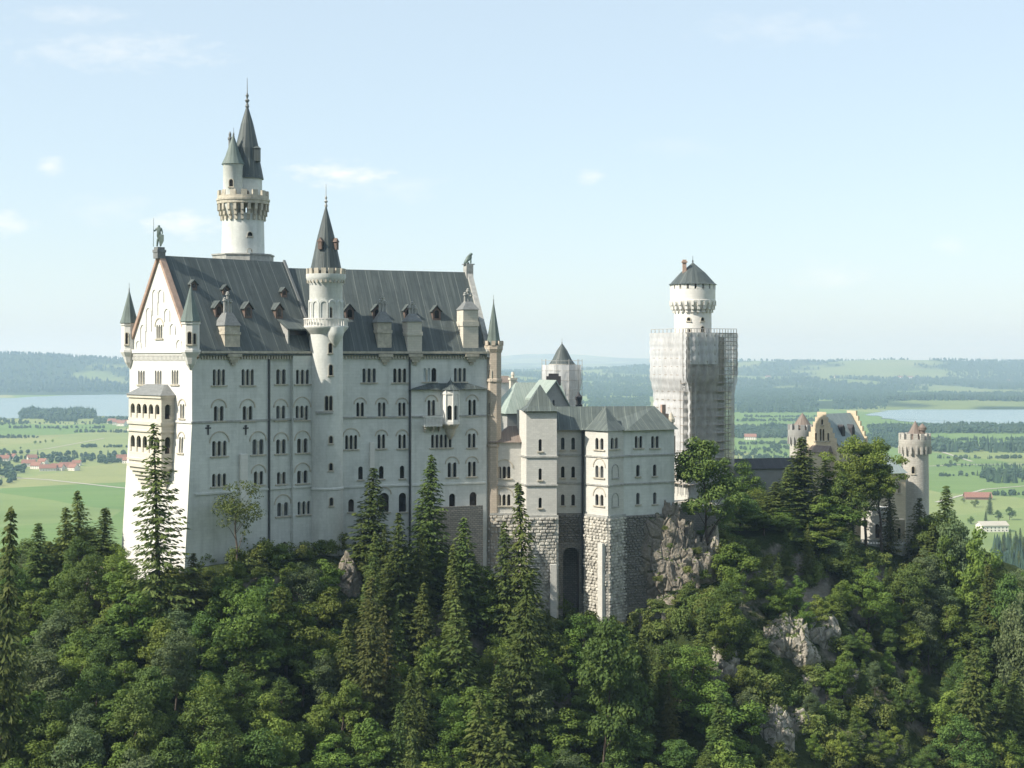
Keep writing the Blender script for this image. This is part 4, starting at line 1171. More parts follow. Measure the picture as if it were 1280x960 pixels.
mb.add(vs, [[k_ * seg + i, k_ * seg + (i + 1) % seg, (k_ + 1) * seg + (i + 1) % seg, (k_ + 1) * seg + i] for k_ in range(len(rows) - 1) for i in range(seg)])
mb.build("scaffold_net", M['net'], RT, smooth=True)
mb = MB()
for i in range(10):
    a = 2 * math.pi * i / 10
    mb.tube((rx + 5.05 * math.cos(a), ry + 5.05 * math.sin(a), -28), (rx + 5.05 * math.cos(a), ry + 5.05 * math.sin(a), z(449)), 0.07)
for zz in (z(451), z(463), z(475), z(487), z(499)):
    for i in range(10):
        a, b = 2 * math.pi * i / 10, 2 * math.pi * (i + 1) / 10
        mb.tube((rx + 5.05 * math.cos(a), ry + 5.05 * math.sin(a), zz), (rx + 5.05 * math.cos(b), ry + 5.05 * math.sin(b), zz), 0.05)
mb.build("scaffold_poles", M['pole'], RT)

# ================================================================== SQUARE TOWER in scaffolding
KQ = P(858, 0, 340).xy
SQ = thing("square_tower", (44, 350, -33), "tall square tower wrapped in pale scaffold netting with a round white turret on top", "tower")
FQ = Frame((KQ.x, KQ.y), 29)                          # right face, s to the right
QD = FQ.d; QP = -FQ.nv
wq = 15.1
def net_sheet(fr, s0, s1, n_fn, zs, mat, seed):
    rg = random.Random(seed); mb = MB(); nx_ = 30
    vs = []; nz = len(zs)
    ph = [rg.uniform(0, 6) for _ in range(6)]
    for j, zz in enumerate(zs):
        for i in range(nx_ + 1):
            s_ = s0 + (s1 - s0) * i / nx_
            n_ = n_fn(s_, zz) + 0.15 * math.sin(s_ * 2.6 + ph[0] + 0.4 * math.sin(zz * 0.5)) + 0.12 * math.sin(zz * 2.9 + ph[1]) + rg.uniform(-.06, .06)
            vs.append(fr.pt(s_, n_, zz))
    w_ = nx_ + 1
    mb.add(vs, [[j * w_ + i, j * w_ + i + 1, (j + 1) * w_ + i + 1, (j + 1) * w_ + i] for j in range(nz - 1) for i in range(nx_)])
    return mb.build("scaffold_net", M[mat], SQ, smooth=True)
zq = lambda v: zpx(v, 343)
ztop, zov, zin = zq(416), zq(472), zq(492)
mb = MB()
mb.fbox(FQ, 2.2, wq - 2.2, -(wq - 2.2), -2.2, -36, ztop - 1.0)
mb.build("wall", M['bower'], SQ)
FQL = Frame(tuple((KQ + QP * wq)), 29 - 90)           # left face: s from the far corner to the near corner
def nfn(s_, zz):
    if zz > zov: return 0.0
    t_ = min(1.0, (zov - zz) / (zov - zin)); return -1.1 * t_
zs = [ztop - i * 0.75 for i in range(int((ztop - (-29)) / 0.75))]
net_sheet(FQL, 0.0, wq, nfn, zs, 'net', 1)
net_sheet(FQ, 0.0, wq * 0.64, nfn, [q for q in zs if q > zq(620)], 'net_thin', 2)
net_sheet(FQ, wq * 0.05, wq * 0.6, lambda s_, z_: nfn(s_, z_) + 0.35, [q for q in zs if q > zq(458)], 'net', 3)
FQB = Frame(tuple(FQ.pt(wq, 0, 0).xy), 29 + 90)
net_sheet(FQB, 0.0, wq, nfn, zs, 'net_thin', 4)
mb = MB(); md = MB()
lv = [ztop - 2.0 * i for i in range(int((ztop + 33) / 2.0))]
for fr, cols in ((FQ, 9), (FQL, 9)):
    for i in range(cols + 1):
        s_ = wq * i / cols
        for off in (-0.35, -1.5):
            mb.tube(fr.pt(s_, off - 1.0, -33), fr.pt(s_, off - 1.0, zov), 0.085, seg=5)
            mb.tube(fr.pt(s_, off, zov), fr.pt(s_, off, ztop + 0.9), 0.085, seg=5)
    for zz in lv:
        o_ = -1.0 if zz < zov else 0.0
        for dz in (0.0, 1.0):
            mb.tube(fr.pt(0, o_ + -0.35, zz + dz), fr.pt(wq, o_ + -0.35, zz + dz), 0.07, seg=5)
        md.fbox(fr, 0.1, wq - 0.1, o_ - 1.45, o_ - 0.1, zz - 0.12, zz)
mb.build("scaffold_poles", M['pole'], SQ)
md.build("scaffold_deck", M['deck'], SQ)
qx, qy = P(866, 0, 349.5).xy
z = lambda v: zpx(v, qy)
ppm = F / qy
R = 23.2 / ppm
TT = MB(); TT.lathe(qx, qy, [(R, ztop - 3), (R, z(392)), (R * 0.98, z(389))], 40)
tt = TT.build("turret", M['white_wall'], SQ, smooth=True)
mb = MB()
Rd = 28.6 / ppm
mb.lathe(qx, qy, [(R * 0.9, z(389)), (R * 1.08, z(385.5)), (Rd * 0.97, z(379.5)), (Rd, z(378)), (Rd, z(375.5)), (Rd * 0.98, z(375)), (Rd * 0.98, z(362)), (Rd * 0.6, z(361.9))], 40)
mb.build("drum", M['white_wall'], tt, smooth=True)
mb = MB()
for i in range(22):
    aa = 2 * math.pi * i / 22
    nv = Vector((math.cos(aa), math.sin(aa)))
    for r0_, r1_, va, vb in ((0.78, 0.89, 391, 387), (0.78, 0.97, 387.2, 382), (0.78, 1.02, 382.2, 377)):
        rm = Rd * (r0_ + r1_) / 2
        mb.box((qx + nv.x * rm, qy + nv.y * rm, (z(va) + z(vb)) / 2), (Rd * (r1_ - r0_), 0.62, abs(z(vb) - z(va))), aa)
mb.build("corbel", M['white_wall'], tt)
mb = MB(); mb.ringboxes(qx, qy, Rd * 0.9, z(362.2), z(355.5), 18, 1.35, 0.9); mb.build("battlement", M['white_wall'], tt)
mb = MB(); mb.lathe(qx, qy, [(Rd * 0.75, z(363)), (Rd * 0.75, z(356))], 24); mb.build("parapet_wall", M['iron'], tt)
mb = MB(); mb.lathe(qx, qy, [(Rd * 1.06, z(356)), (Rd * 0.98, z(354.5)), (Rd * 0.55, z(341)), (0.05, z(328))], 18); mb.build("roof", M['slate'], tt)
finial(tt, qx, qy, z(329), 1.8, 'iron', 0.2)
mb = MB(); x, y = P(855.5, 0, qy - 1.5).xy; mb.box((x, y, z(336)), (0.9, 0.9, 4.2)); mb.box((x, y, z(328)), (1.3, 1.3, 0.35)); mb.build("chimney", M['coping'], tt)
for u, v0, v1 in ((861, 397, 401), (878, 397, 401), (861, 411, 415), (878, 408, 415)): surface_window(qx, qy, R, u, v0, v1, 0.75, tt)

# ================================================================== gallery wall and terrace
GW = thing("connecting_gallery", tuple(P(950, 610, 356)), "low grey gallery wing with a black roof joining the scaffolded tower to the gatehouse", "building")
FGW = Frame(tuple(P(910, 0, 352).xy), 14)
w1 = FGW.s_at(1016)
mb = MB(); mb.fbox(FGW, 0, w1, -5, 0, -50, zpx(586, 354)); mb.build("wall", M['grey_wall'], GW)
mb = MB(); zz = zpx(586, 354)
mb.hexa([FGW.pt(a, n, zz + .02) for a, n in ((-.3, .5), (w1, .5), (w1, -5.5), (-.3, -5.5))], [FGW.pt(a, n, zz + 2.4) for a, n in ((-.3, -2.3), (w1, -2.3), (w1, -2.7), (-.3, -2.7))]); mb.build("roof", M['black_roof'], GW)
M['gravel'] = simple("pale_terrace_gravel", (0.46, 0.41, 0.34), 0.95, 0.2, 0.8)
TR = thing("terrace", tuple(P(862, 634, 322)), "pale gravel terrace with a dark retaining wall at the foot of the scaffolded tower", "terrace")
FT = Frame(tuple(P(842, 0, 318).xy), 20)
t1_ = FT.s_at(905)
mb = MB(); mb.fbox(FT, 0, t1_, -14, 0, -46, -33.8); mb.build("wall", M['rubble'], TR)
mb = MB(); mb.fbox(FT, -0.1, t1_, -14, 0.15, -33.79, -33.4); mb.build("paving", M['gravel'], TR)

# ================================================================== GATEHOUSE
GH = thing("gatehouse", tuple(P(1050, 690, 375)), "yellow sandstone gatehouse with crow-stepped gables and blue-grey roof behind tall trees", "gatehouse")
Kc = P(1046, 0, 368).xy
FGL = Frame((Kc.x, Kc.y), 40); gp_ = -FGL.nv
gwid = 9.6
FGg = Frame(tuple(Kc + gp_ * gwid), 40 - 90)          # stepped gable face looking left
ge, gr = zpx(556, 370), zpx(517, 373)
steps = 6
poly = [(0, -54), (gwid, -54), (gwid, ge)]
for i in range(steps):
    za = ge + (gr - ge) * (i + 1) / steps
    sa_ = gwid - (gwid / 2 - 0.8) * i / steps; sb_ = gwid - (gwid / 2 - 0.8) * (i + 1) / steps
    poly += [(sa_, za + 0.5), (sb_, za + 0.5)]
left = [(gwid - a, b) for a, b in reversed(poly[3:])]
poly = poly + left + [(0, ge)]
holes_spec = [(1026, 1029, 524, 531, 1), (1018.5, 1021, 541, 551, 1), (1024, 1031, 536, 551, 2), (1034, 1036.5, 541, 551, 1), (1012.5, 1017, 592, 604, 1), (1021, 1033, 592, 606, 3), (1021, 1033, 616, 630, 3)]
facade(GH, FGg, 0.0, poly, holes_spec, M['yellow'], 0.35)
lg = 12.5
mb = MB()
far = Frame(tuple(FGg.pt(0, -lg, 0).xy), 40 - 90)
mb.fprism(far, poly, -0.6, 0.0)
mb.build("gable", M['yellow'], GH)
facade(GH, FGL, 0.0, [(0, -54), (lg, -54), (lg, ge), (0, ge)], [(1050, 1054, 563, 574, 2), (1060, 1065, 563, 574, 2), (1072, 1077, 563, 574, 2), (1052, 1058, 595, 606, 2), (1068, 1074, 595, 606, 2)], M['yellow'], 0.35)
mb = MB(); gable_roof(mb, FGL, 0.35, lg - 0.4, gwid / 2, ge + 0.3, gr - 0.4, 0.4, 0.25); mb.build("roof", M['blue_roof'], GH)
for u in (1052, 1064):
    n = -1.7; a = FGL.s_at(u, n); zz = ge + 0.3 + 1.7 * (gr - ge) / (gwid / 2)
    mb = MB(); mb.fprism(FGL, [(a - .6, zz - 1), (a + .6, zz - 1), (a + .6, zz + 1.0), (a, zz + 2.0), (a - .6, zz + 1.0)], n - 2, n + 0.7); mb.build("dormer", M['iron'], GH)
mb = MB(); x, y = P(1026, 0, 362).xy
FGp = Frame(tuple(FGg.pt(1.6, 1.6, 0).xy), -50); mb.fbox(FGp, 0, 6.5, -1.55, 0, -54, zpx(567, 366)); mb.build("porch", M['yellow'], GH)
mb = MB(); zz = zpx(567, 366); mb.hexa([FGp.pt(a, n, zz + .02) for a, n in ((-.3, .4), (6.8, .4), (6.8, -1.58), (-.3, -1.58))], [FGp.pt(a, n, zz + 1.7) for a, n in ((.4, -1.3), (6.1, -1.3), (6.1, -1.57), (.4, -1.57))]); mb.build("roof", M['brown_roof'], GH)
# lower wing to the right, white ground floor with arched door
FR = Frame(tuple(P(1078, 0, 371).xy), 14)
r1_ = FR.s_at(1132)
facade(GH, FR, 0.0, [(0, -56), (r1_, -56), (r1_, zpx(592, 373)), (0, zpx(592, 373))], [(1083, 1088, 604, 616, 2), (1096, 1101, 604, 616, 2), (1110, 1115, 604, 616, 2), (1122, 1126, 604, 616, 2)], M['yellow'], 0.35)
mb = MB(); zz = zpx(591.5, 373); mb.hexa([FR.pt(a, n, zz) for a, n in ((-.4, .6), (r1_ + .4, .6), (r1_ + .4, -9), (-.4, -9))], [FR.pt(a, n, zz + 4.6) for a, n in ((2, -4), (r1_ - 3, -4), (r1_ - 3, -4.6), (2, -4.6))]); mb.build("roof", M['blue_roof'], GH)
FR2 = Frame(tuple(P(1076, 0, 357).xy), -22)
q1_ = FR2.s_at(1110)
facade(GH, FR2, 0.0, [(0, -58), (q1_, -58), (q1_, zpx(634, 356)), (0, zpx(634, 356))], [(1093.5, 1099.5, 655, 673, 1), (1081, 1084, 650, 660, 1)], M['white_wall'], 0.5)
mb = MB(); mb.fbox(FR2, 0, q1_, -4, -0.6, -58, zpx(634, 356)); mb.build("wall", M['white_wall'], GH)
FR3 = Frame(tuple(P(1110, 0, 354.5).xy), -12); q3_ = FR3.s_at(1131)
facade(GH, FR3, 0.0, [(0, -58), (q3_, -58), (q3_, zpx(650, 354)), (0, zpx(650, 354))], [(1114, 1118, 660, 676, 1), (1122, 1126, 660, 676, 1)], M['yellow'], 0.4)
mb = MB(); mb.fbox(FR3, 0, q3_, -4, -0.6, -58, zpx(650, 354)); mb.build("wall", M['yellow'], GH)
mb = MB()                                              # balustrade of the forecourt
FRb = Frame(tuple(P(1076, 0, 350).xy), 3); q = FRb.s_at(1140)
mb.fbox(FRb, 0, q, -3, 0, -58, -45.7); mb.fbox(FRb, 0, q, -0.25, 0.05, -44.85, -44.6)
i = 0.0
while i < q: mb.fbox(FRb, i, i + 0.25, -0.2, 0, -45.7, -44.85); i += 0.7
mb.build("balustrade", M['white_wall'], GH)
def crown_ring(parent, x, y, r, z_sh, z_cor, z_par, z_top, cnt, mat):
    mb = MB()
    mb.lathe(x, y, [(r * 0.9, z_sh), (r * 1.0, z_sh + 0.01), (r * 1.18, z_cor), (r * 1.18, z_par), (r * 0.95, z_par + .01)], 32)
    mb.build("parapet", M[mat], parent, smooth=True)
    mb = MB(); mb.ringboxes(x, y, r * 1.07, z_par, z_top, cnt, r * 1.18 * 2 * math.pi / cnt * 0.58, r * 0.2)
    mb.build("battlement", M[mat], parent)
    mb = MB(); mb.ringboxes(x, y, r * 1.08, z_sh - 0.6, z_cor - 0.1, cnt + 4, 0.55, r * 0.26); mb.build("corbel_ring", M[mat], parent)
GT = thing("gate_tower", tuple(P(1143.5, 690, 385)), "round warm stone gate tower with a corbelled battlement, right of the gatehouse", "tower")
x, y = P(1143.5, 0, 385).xy; z = lambda v: zpx(v, y)
r = 17.0 * y / F
mb = MB(); mb.lathe(x, y, [(r * 1.04, -58), (r, z(600)), (r * 0.97, z(565)), (r * 0.97, z(558))], 36); mb.build("shaft", M['warm_stone'], GT, smooth=True)
crown_ring(GT, x, y, r * 0.98, z(564), z(557), z(549), z(541.5), 14, 'warm_stone')
mb = MB(); x2, y2 = P(1144, 0, 385).xy; mb.lathe(x2, y2, [(1.7, z(552)), (1.7, z(543)), (2.0, z(542.5)), (1.0, z(534)), (0.05, z(526))], 16); mb.build("roof", M['brown_roof'], GT)
mb = MB(); x3, y3 = P(1153, 0, 384).xy; mb.lathe(x3, y3, [(0.8, z(552)), (0.8, z(538)), (1.1, z(537.5)), (1.1, z(534)), (0.5, z(531)), (0.05, z(529))], 12); mb.build("stair_cap", M['brown_roof'], GT)
for u, v0, v1 in ((1141.5, 583, 592), (1143, 650, 660)): surface_window(x, y, r, u, v0, v1, 0.8, GT)
GT2 = thing("gate_tower", tuple(P(1000, 600, 384)), "round battlemented turret with a brown cone roof, left of the stepped gable", "tower")
x, y = P(1000.5, 0, 384).xy; z = lambda v: zpx(v, y); r = 13.2 * y / F
mb = MB(); mb.lathe(x, y, [(r, -50), (r, z(550))], 30); mb.build("shaft", M['warm_stone'], GT2, smooth=True)
crown_ring(GT2, x, y, r, z(552), z(545), z(537), z(530.5), 12, 'grey_wall')
mb = MB(); x2, y2 = P(1003, 0, 384).xy; mb.lathe(x2, y2, [(r * 0.75, z(540)), (r * 0.75, z(532)), (r * 0.85, z(531.5)), (r * 0.4, z(523)), (0.05, z(516))], 16); mb.build("roof", M['brown_roof'], GT2)
# ================================================================== TERRAIN
HX = [-340, -240, -165, -110, -78, -60, -38, -5, 10, 24, 36, 52, 75, 100, 128, 152, 180, 210, 250, 340]
HC = [-170, -110, -74, -57, -45, -40.4, -39.3, -47, -55, -58, -46, -39, -43, -50, -53, -66, -86, -110, -145, -190]
HF = [250, 262, 270, 276, 272, 266, 282, 294, 294, 297, 301, 318, 336, 352, 366, 372, 372, 370, 366, 350]
HB = [300, 305, 310, 318, 330, 345, 350, 350, 350, 352, 358, 372, 384, 396, 410, 412, 408, 402, 395, 380]
HK = [.35, .35, .36, .38, .40, .45, .55, .62, .62, .62, .66, .68, .68, .66, .62, .60, .58, .58, .58, .58]
def smooth_interp(x, xs, ys):
    return float(np.interp(x, xs, ys)) * 0.5 + 0.25 * (float(np.interp(x - 6, xs, ys)) + float(np.interp(x + 6, xs, ys)))
def hgt(x, y):
    c, f, b, k = (smooth_interp(x, HX, q) for q in (HC, HF, HB, HK))
    if y < f:
        d = f - y
        z = c - 0.98 * min(d, 16) - k * max(0.0, d - 16)
    elif y < b: z = c
    else: z = c - 0.78 * (y - b)
    amp = min(1.0, abs(y - f) / 12) if y < f else 0.4
    z += amp * (3.2 * noise.noise((x * 0.045, y * 0.045, 1.7)) + 1.8 * noise.noise((x * 0.12, y * 0.12, 4.2)) + 0.8 * noise.noise((x * 0.33, y * 0.33, 7.7)))
    z = max(z, -126 + 4 * noise.noise((x * 0.03, y * 0.03, 3.0))) if y < 240 else z
    e = max(abs(x) - 270, y - 560, 0)
    z -= e * 0.9
    return max(z, -198)
def hill_material():
    t = NT("wooded_slope_ground")
    g = t.n("ShaderNodeNewGeometry")
    sp = t.n("ShaderNodeSeparateXYZ"); t.lk(g.outputs["Normal"], sp.inputs[0])
    n1 = t.noise(t.pos(), 0.09, 6, 0.65); n2 = t.noise(t.pos((1, 1, 2.2)), 0.5, 6, 0.7); n3 = t.noise(t.pos(), 2.5, 4, 0.7)
    green = t.mix(t.ramp(n3, [(0.3, 0.0), (0.7, 1.0)]), (0.022, 0.040, 0.012), (0.065, 0.082, 0.026))
    rock = t.mix(t.ramp(n2, [(0.3, 0.0), (0.7, 1.0)]), (0.17, 0.15, 0.125), (0.40, 0.37, 0.32))
    st = t.math('SUBTRACT', 1.0, sp.outputs[2])
    k = t.math('ADD', t.math('MULTIPLY', st, 1.1), t.math('MULTIPLY', n1, 1.0))
    c = t.mix(t.ramp(k, [(0.84, 0.0), (0.96, 1.0)]), green, rock)
    t.bump(t.math('ADD', n2, n3), 1.0, 0.6)
    return t.fin(c, 0.95, 0.1)
def build_hill():
    xs = np.arange(-340, 341, 3.0); ys = np.concatenate([np.arange(-80, 170, 10.0), np.arange(170, 430, 2.6), np.arange(430, 640, 8.0)])
    vs = [(x, y, hgt(x, y)) for y in ys for x in xs]
    nx_ = len(xs)
    fs = [(j * nx_ + i, j * nx_ + i + 1, (j + 1) * nx_ + i + 1, (j + 1) * nx_ + i) for j in range(len(ys) - 1) for i in range(nx_ - 1)]
    me = bpy.data.meshes.new("hillside"); me.from_pydata(vs, [], fs)
    for p in me.polygons: p.use_smooth = True
    me.materials.append(hill_material())
    o = bpy.data.objects.new("hillside", me); COL.objects.link(o)
    return tag(o, "steep rocky wooded hill that carries the castle", None, None, "structure")
build_hill()


# unseen forested mountain behind the footbridge, added to block low skylight from the facade
def build_mountain():
    xs = np.arange(-1100, 1101, 25.0); ys = np.arange(-40, -800, -16.0)
    vs = []
    for y in ys:
        for x in xs:
            d = -y - 40
            z = -128 + 1.05 * d + 20 * noise.noise((x / 90, y / 90, 6.6)) + 6 * noise.noise((x / 25, y / 25, 2.6))
            z = min(z, 255 + 12 * noise.noise((x / 160, 0, 1.0)) - 0.2 * max(0, abs(x) - 600))
            vs.append((x, y, max(-197, z - max(0, abs(x) - 900) * 2.0)))
    n_ = len(xs)
    fs = [(j * n_ + i, (j + 1) * n_ + i, (j + 1) * n_ + i + 1, j * n_ + i + 1) for j in range(len(ys) - 1) for i in range(n_ - 1)]
    me = bpy.data.meshes.new("mountain"); me.from_pydata(vs, [], fs)
    t = NT("mountain_forest"); n1 = t.noise(t.pos(), 0.12, 5, 0.7)
    t.bump(n1, 1.0, 4.0); me.materials.append(t.fin(t.ramp(n1, [(0.3, (0.025, 0.042, 0.016)), (0.7, (0.06, 0.09, 0.03))]), 0.95, 0.05))
    o = bpy.data.objects.new("mountain", me); COL.objects.link(o); tag(o, "unseen forested mountainside behind the viewpoint, added to block low skylight", None, None, "structure")
build_mountain()
PLAIN = -190.0
def G(u, v): # a point of the plain
    Y = -PLAIN * F / (v - V0); return Vector(((u - U0) / F * Y, Y, PLAIN))
def plain_material():
    t = NT("valley_fields")
    pv = t.pos((1, 1, 1))
    wob = t.n("ShaderNodeTexNoise"); wob.inputs["Scale"].default_value = 0.0022; t.lk(pv, wob.inputs["Vector"])
    mp = t.n("ShaderNodeMapping"); mp.inputs["Rotation"].default_value = (0, 0, rad(24)); mp.inputs["Scale"].default_value = (1 / 420, 1 / 760, 1)
    ad = t.n("ShaderNodeVectorMath", operation='MULTIPLY_ADD'); t.lk(wob.outputs["Color"], ad.inputs[0]); ad.inputs[1].default_value = (160, 160, 0); t.lk(pv, ad.inputs[2])
    t.lk(ad.outputs[0], mp.inputs["Vector"])
    vo = t.n("ShaderNodeTexVoronoi", distance='CHEBYCHEV', feature='F1', voronoi_dimensions='2D'); t.lk(mp.outputs[0], vo.inputs["Vector"]); vo.inputs["Scale"].default_value = 1.0
    sp = t.n("ShaderNodeSeparateColor"); t.lk(vo.outputs["Color"], sp.inputs[0])
    c = t.ramp(sp.outputs[0], [(0.0, (0.120, 0.205, 0.062)), (0.22, (0.150, 0.230, 0.075)), (0.42, (0.135, 0.212, 0.066)), (0.60, (0.215, 0.265, 0.105)), (0.8, (0.27, 0.28, 0.125)), (1.0, (0.17, 0.245, 0.082))])
    n = t.noise(t.pos((1, 1, 1)), 0.008, 5, 0.65)
    c = t.mix(t.math('MULTIPLY', t.ramp(n, [(0.35, 0.0), (0.7, 1.0)]), 0.30), c, (0.085, 0.15, 0.045))
    stripe = t.noise(t.pos((0.004, 0.05, 1)), 1.0, 3, 0.6)
    c = t.mix(t.math('MULTIPLY', t.ramp(stripe, [(0.4, 0.0), (0.65, 1.0)]), 0.22), c, (0.24, 0.27, 0.13))
    far = t.noise(t.pos((0.35, 1, 1)), 0.0011, 4, 0.6)
    c = t.mix(t.math('MULTIPLY', t.ramp(far, [(0.55, 0.0), (0.62, 1.0)]), 0.35), c, (0.05, 0.10, 0.035))
    return t.fin(c, 0.95, 0.05)
me = bpy.data.meshes.new("plain")
me.from_pydata([(-41000, -3000, PLAIN), (41000, -3000, PLAIN), (41000, 57500, PLAIN), (-41000, 57500, PLAIN)], [], [(0, 1, 2, 3)])
me.materials.append(plain_material())
o = bpy.data.objects.new("plain", me); COL.objects.link(o); tag(o, "broad valley floor of green and yellowish fields", None, None, "structure")

# lakes
def lake_material():
    t = NT("lake_water")
    n = t.noise(t.pos((0.02, 0.08, 1)), 1.0, 3, 0.6)
    t.bump(n, 0.12, 1.0)
    return t.fin((0.12, 0.20, 0.22), 0.22, 0.5)
M['lake'] = lake_material()
def lake(label, pts, seed):
    rg = random.Random(seed)
    poly = []
    for i in range(len(pts)):
        a, b = G(*pts[i]), G(*pts[(i + 1) % len(pts)])
        for k in range(10):
            f_ = k / 10
            q = a.lerp(b, f_)
            w = min(1.0, (b - a).length / 900) * 40
            poly.append((q.x + rg.uniform(-w, w), q.y + rg.uniform(-w, w) * 2, PLAIN + 0.9))
    me = bpy.data.meshes.new("lake"); me.from_pydata(poly, [], [list(range(len(poly)))])
    me.materials.append(M['lake'])
    o = bpy.data.objects.new("lake", me); COL.objects.link(o)
    return tag(o, label, None, None, "structure")
lake("wide pale lake to the left of the palace", [(-260, 526), (-40, 524.5), (25, 523), (60, 521.5), (125, 520.5), (170, 521), (330, 514), (420, 505), (300, 496), (160, 493.2), (80, 494.2), (10, 498), (-120, 497), (-260, 496)], 3)
lake("pale lake to the right behind the gatehouse", [(1082, 518), (1120, 526.5), (1190, 531), (1300, 531), (1400, 529), (1500, 522), (1420, 510), (1300, 508.5), (1230, 509.5), (1160, 511), (1110, 513)], 4)
# pale tracks through the fields
def track(pts, w):
    L_, R_ = [], []
    P_ = [G(*p) for p in pts]
    for i, p in enumerate(P_):
        d = (P_[min(i + 1, len(P_) - 1)] - P_[max(i - 1, 0)]).normalized(); s_ = Vector((-d.y, d.x, 0)) * w / 2
        L_.append(p + s_ + Vector((0, 0, .5))); R_.append(p - s_ + Vector((0, 0, .5)))
    n = len(P_)
    me = bpy.data.meshes.new("farm_track"); me.from_pydata([tuple(q) for q in L_ + R_], [], [(i, n + i, n + i + 1, i + 1) for i in range(n - 1)])
    me.materials.append(M['track']); o = bpy.data.objects.new("farm_track", me); COL.objects.link(o)
    tag(o, "pale gravel farm track across the valley fields", None, None, "structure")
M['track'] = simple("pale_gravel", (0.42, 0.40, 0.34), 0.95, 0.2, 0.05)
track([(-60, 594), (10, 597), (60, 600), (170, 612)], 7)
track([(15, 566), (60, 561), (130, 548)], 5)
track([(1160, 583), (1200, 581), (1300, 580)], 6)
track([(1150, 556), (1205, 574), (1215, 577)], 6)
track([(1170, 628), (1230, 612), (1300, 606)], 5)

# far hills
def smst(a, b, x):
    t_ = min(1, max(0, (x - a) / (b - a))); return t_ * t_ * (3 - 2 * t_)
def gsn(x, y, cx, cy, sx_, sy_): return math.exp(-((x - cx) / sx_) ** 2 - ((y - cy) / sy_) ** 2)
def far_h(x, y):
    h = smst(6800, 9500, y) * (26 + 46 * noise.noise((x / 1700, y / 2100, 2.2)) + 16 * noise.noise((x / 600, y / 700, 5.1)))
    h += smst(14000, 22000, y) * (20 + 55 * noise.noise((x / 4200, y / 5000, 9.2)))
    h += 158 * gsn(x, y, -3500, 9700, 2900, 1500) * (1 + 0.25 * noise.noise((x / 900, y / 1500, 3.3)))
    h += 128 * gsn(x, y, 2350, 12600, 1500, 1700) + 75 * gsn(x, y, 4300, 11800, 1800, 1500)
    h += 150 * gsn(x, y, 560, 31000, 1500, 2500) + 60 * gsn(x, y, 2500, 30000, 3000, 2500)
    h += 26 * gsn(x, y, 1650, 5600, 700, 450)
    return PLAIN - 6 + max(0, h)
def forest_mask(x, y):
    a = noise.noise((x / 620, y / 900, 11.3)) + 0.5 * noise.noise((x / 240, y / 330, 15.0))
    a += 0.45 * gsn(x, y, -3500, 9000, 2800, 1500) + 0.1
    return a
def build_far():
    ys = np.geomspace(5000, 56000, 190); ts = np.linspace(-0.62, 0.62, 240)
    vs = []; cols = []
    for y in ys:
        for t_ in ts:
            x = t_ * y; vs.append((x, y, far_h(x, y)))
            a = forest_mask(x, y); k_ = smst(0.02, 0.16, a)
            q = 0.5 + 0.5 * noise.noise((x / 330, y / 500, 21.0))
            md_ = (0.13 + 0.10 * q, 0.20 + 0.06 * q, 0.065 + 0.04 * q); fo = (0.03, 0.052, 0.026)
            cols.append([md_[c_] * (1 - k_) + fo[c_] * k_ for c_ in range(3)] + [1])
    n_ = len(ts)
    fs = [(j * n_ + i, j * n_ + i + 1, (j + 1) * n_ + i + 1, (j + 1) * n_ + i) for j in range(len(ys) - 1) for i in range(n_ - 1)]
    me = bpy.data.meshes.new("hills"); me.from_pydata(vs, [], fs)
    for p in me.polygons: p.use_smooth = True
    ca = me.color_attributes.new("land_cover", 'FLOAT_COLOR', 'POINT')
    ca.data.foreach_set("color", np.array(cols, dtype=np.float32).ravel())
    t = NT("hill_land"); at = t.n("ShaderNodeVertexColor", layer_name="land_cover")
    n2 = t.noise(t.pos(), 0.012, 4, 0.7)
    c = t.mix(t.math('MULTIPLY', n2, 0.5), at.outputs[0], (0.05, 0.075, 0.03))
    t.fin(c, 0.95, 0.05); me.materials.append(t.m)
    o = bpy.data.objects.new("hills", me); COL.objects.link(o); tag(o, "low wooded hills and meadows on the horizon", None, None, "structure")
build_far()

# distant woods: masses of small crowns
def leaf_material(name, c1, c2, trans=0.25, nscale=0.5, objvar=0.25):
    t = NT(name)
    oi = t.n("ShaderNodeObjectInfo")
    n = t.noise(t.pos(), nscale, 3, 0.6)
    c = t.mix(t.ramp(n, [(0.32, 0.0), (0.68, 1.0)]), c1, c2)
    hs = t.n("ShaderNodeHueSaturation"); t.lk(c, hs.inputs["Color"])
    mr = t.n("ShaderNodeMapRange"); t.lk(oi.outputs["Random"], mr.inputs[0]); mr.inputs[3].default_value = 1 - objvar; mr.inputs[4].default_value = 1 + objvar
    t.lk(mr.outputs[0], hs.inputs["Value"])
    mh = t.n("ShaderNodeMapRange"); t.lk(t.math('FRACT', t.math('MULTIPLY', oi.outputs["Random"], 7.31)), mh.inputs[0]); mh.inputs[3].default_value = 0.475; mh.inputs[4].default_value = 0.515
    t.lk(mh.outputs[0], hs.inputs["Hue"])
    t.lk(hs.outputs[0], t.bsdf.inputs["Base Color"]); t.bsdf.inputs["Roughness"].default_value = 0.7; t.bsdf.inputs["Specular IOR Level"].default_value = 0.2
    if trans > 0:
        tr = t.n("ShaderNodeBsdfTranslucent"); t.lk(t.mix(0.5, hs.outputs[0], (0.14, 0.20, 0.03)), tr.inputs[0])
        mx = t.n("ShaderNodeMixShader"); mx.inputs[0].default_value = trans
        t.lk(t.bsdf.outputs[0], mx.inputs[1]); t.lk(tr.outputs[0], mx.inputs[2]); t.lk(mx.outputs[0], t.out.inputs[0])
    return t.m
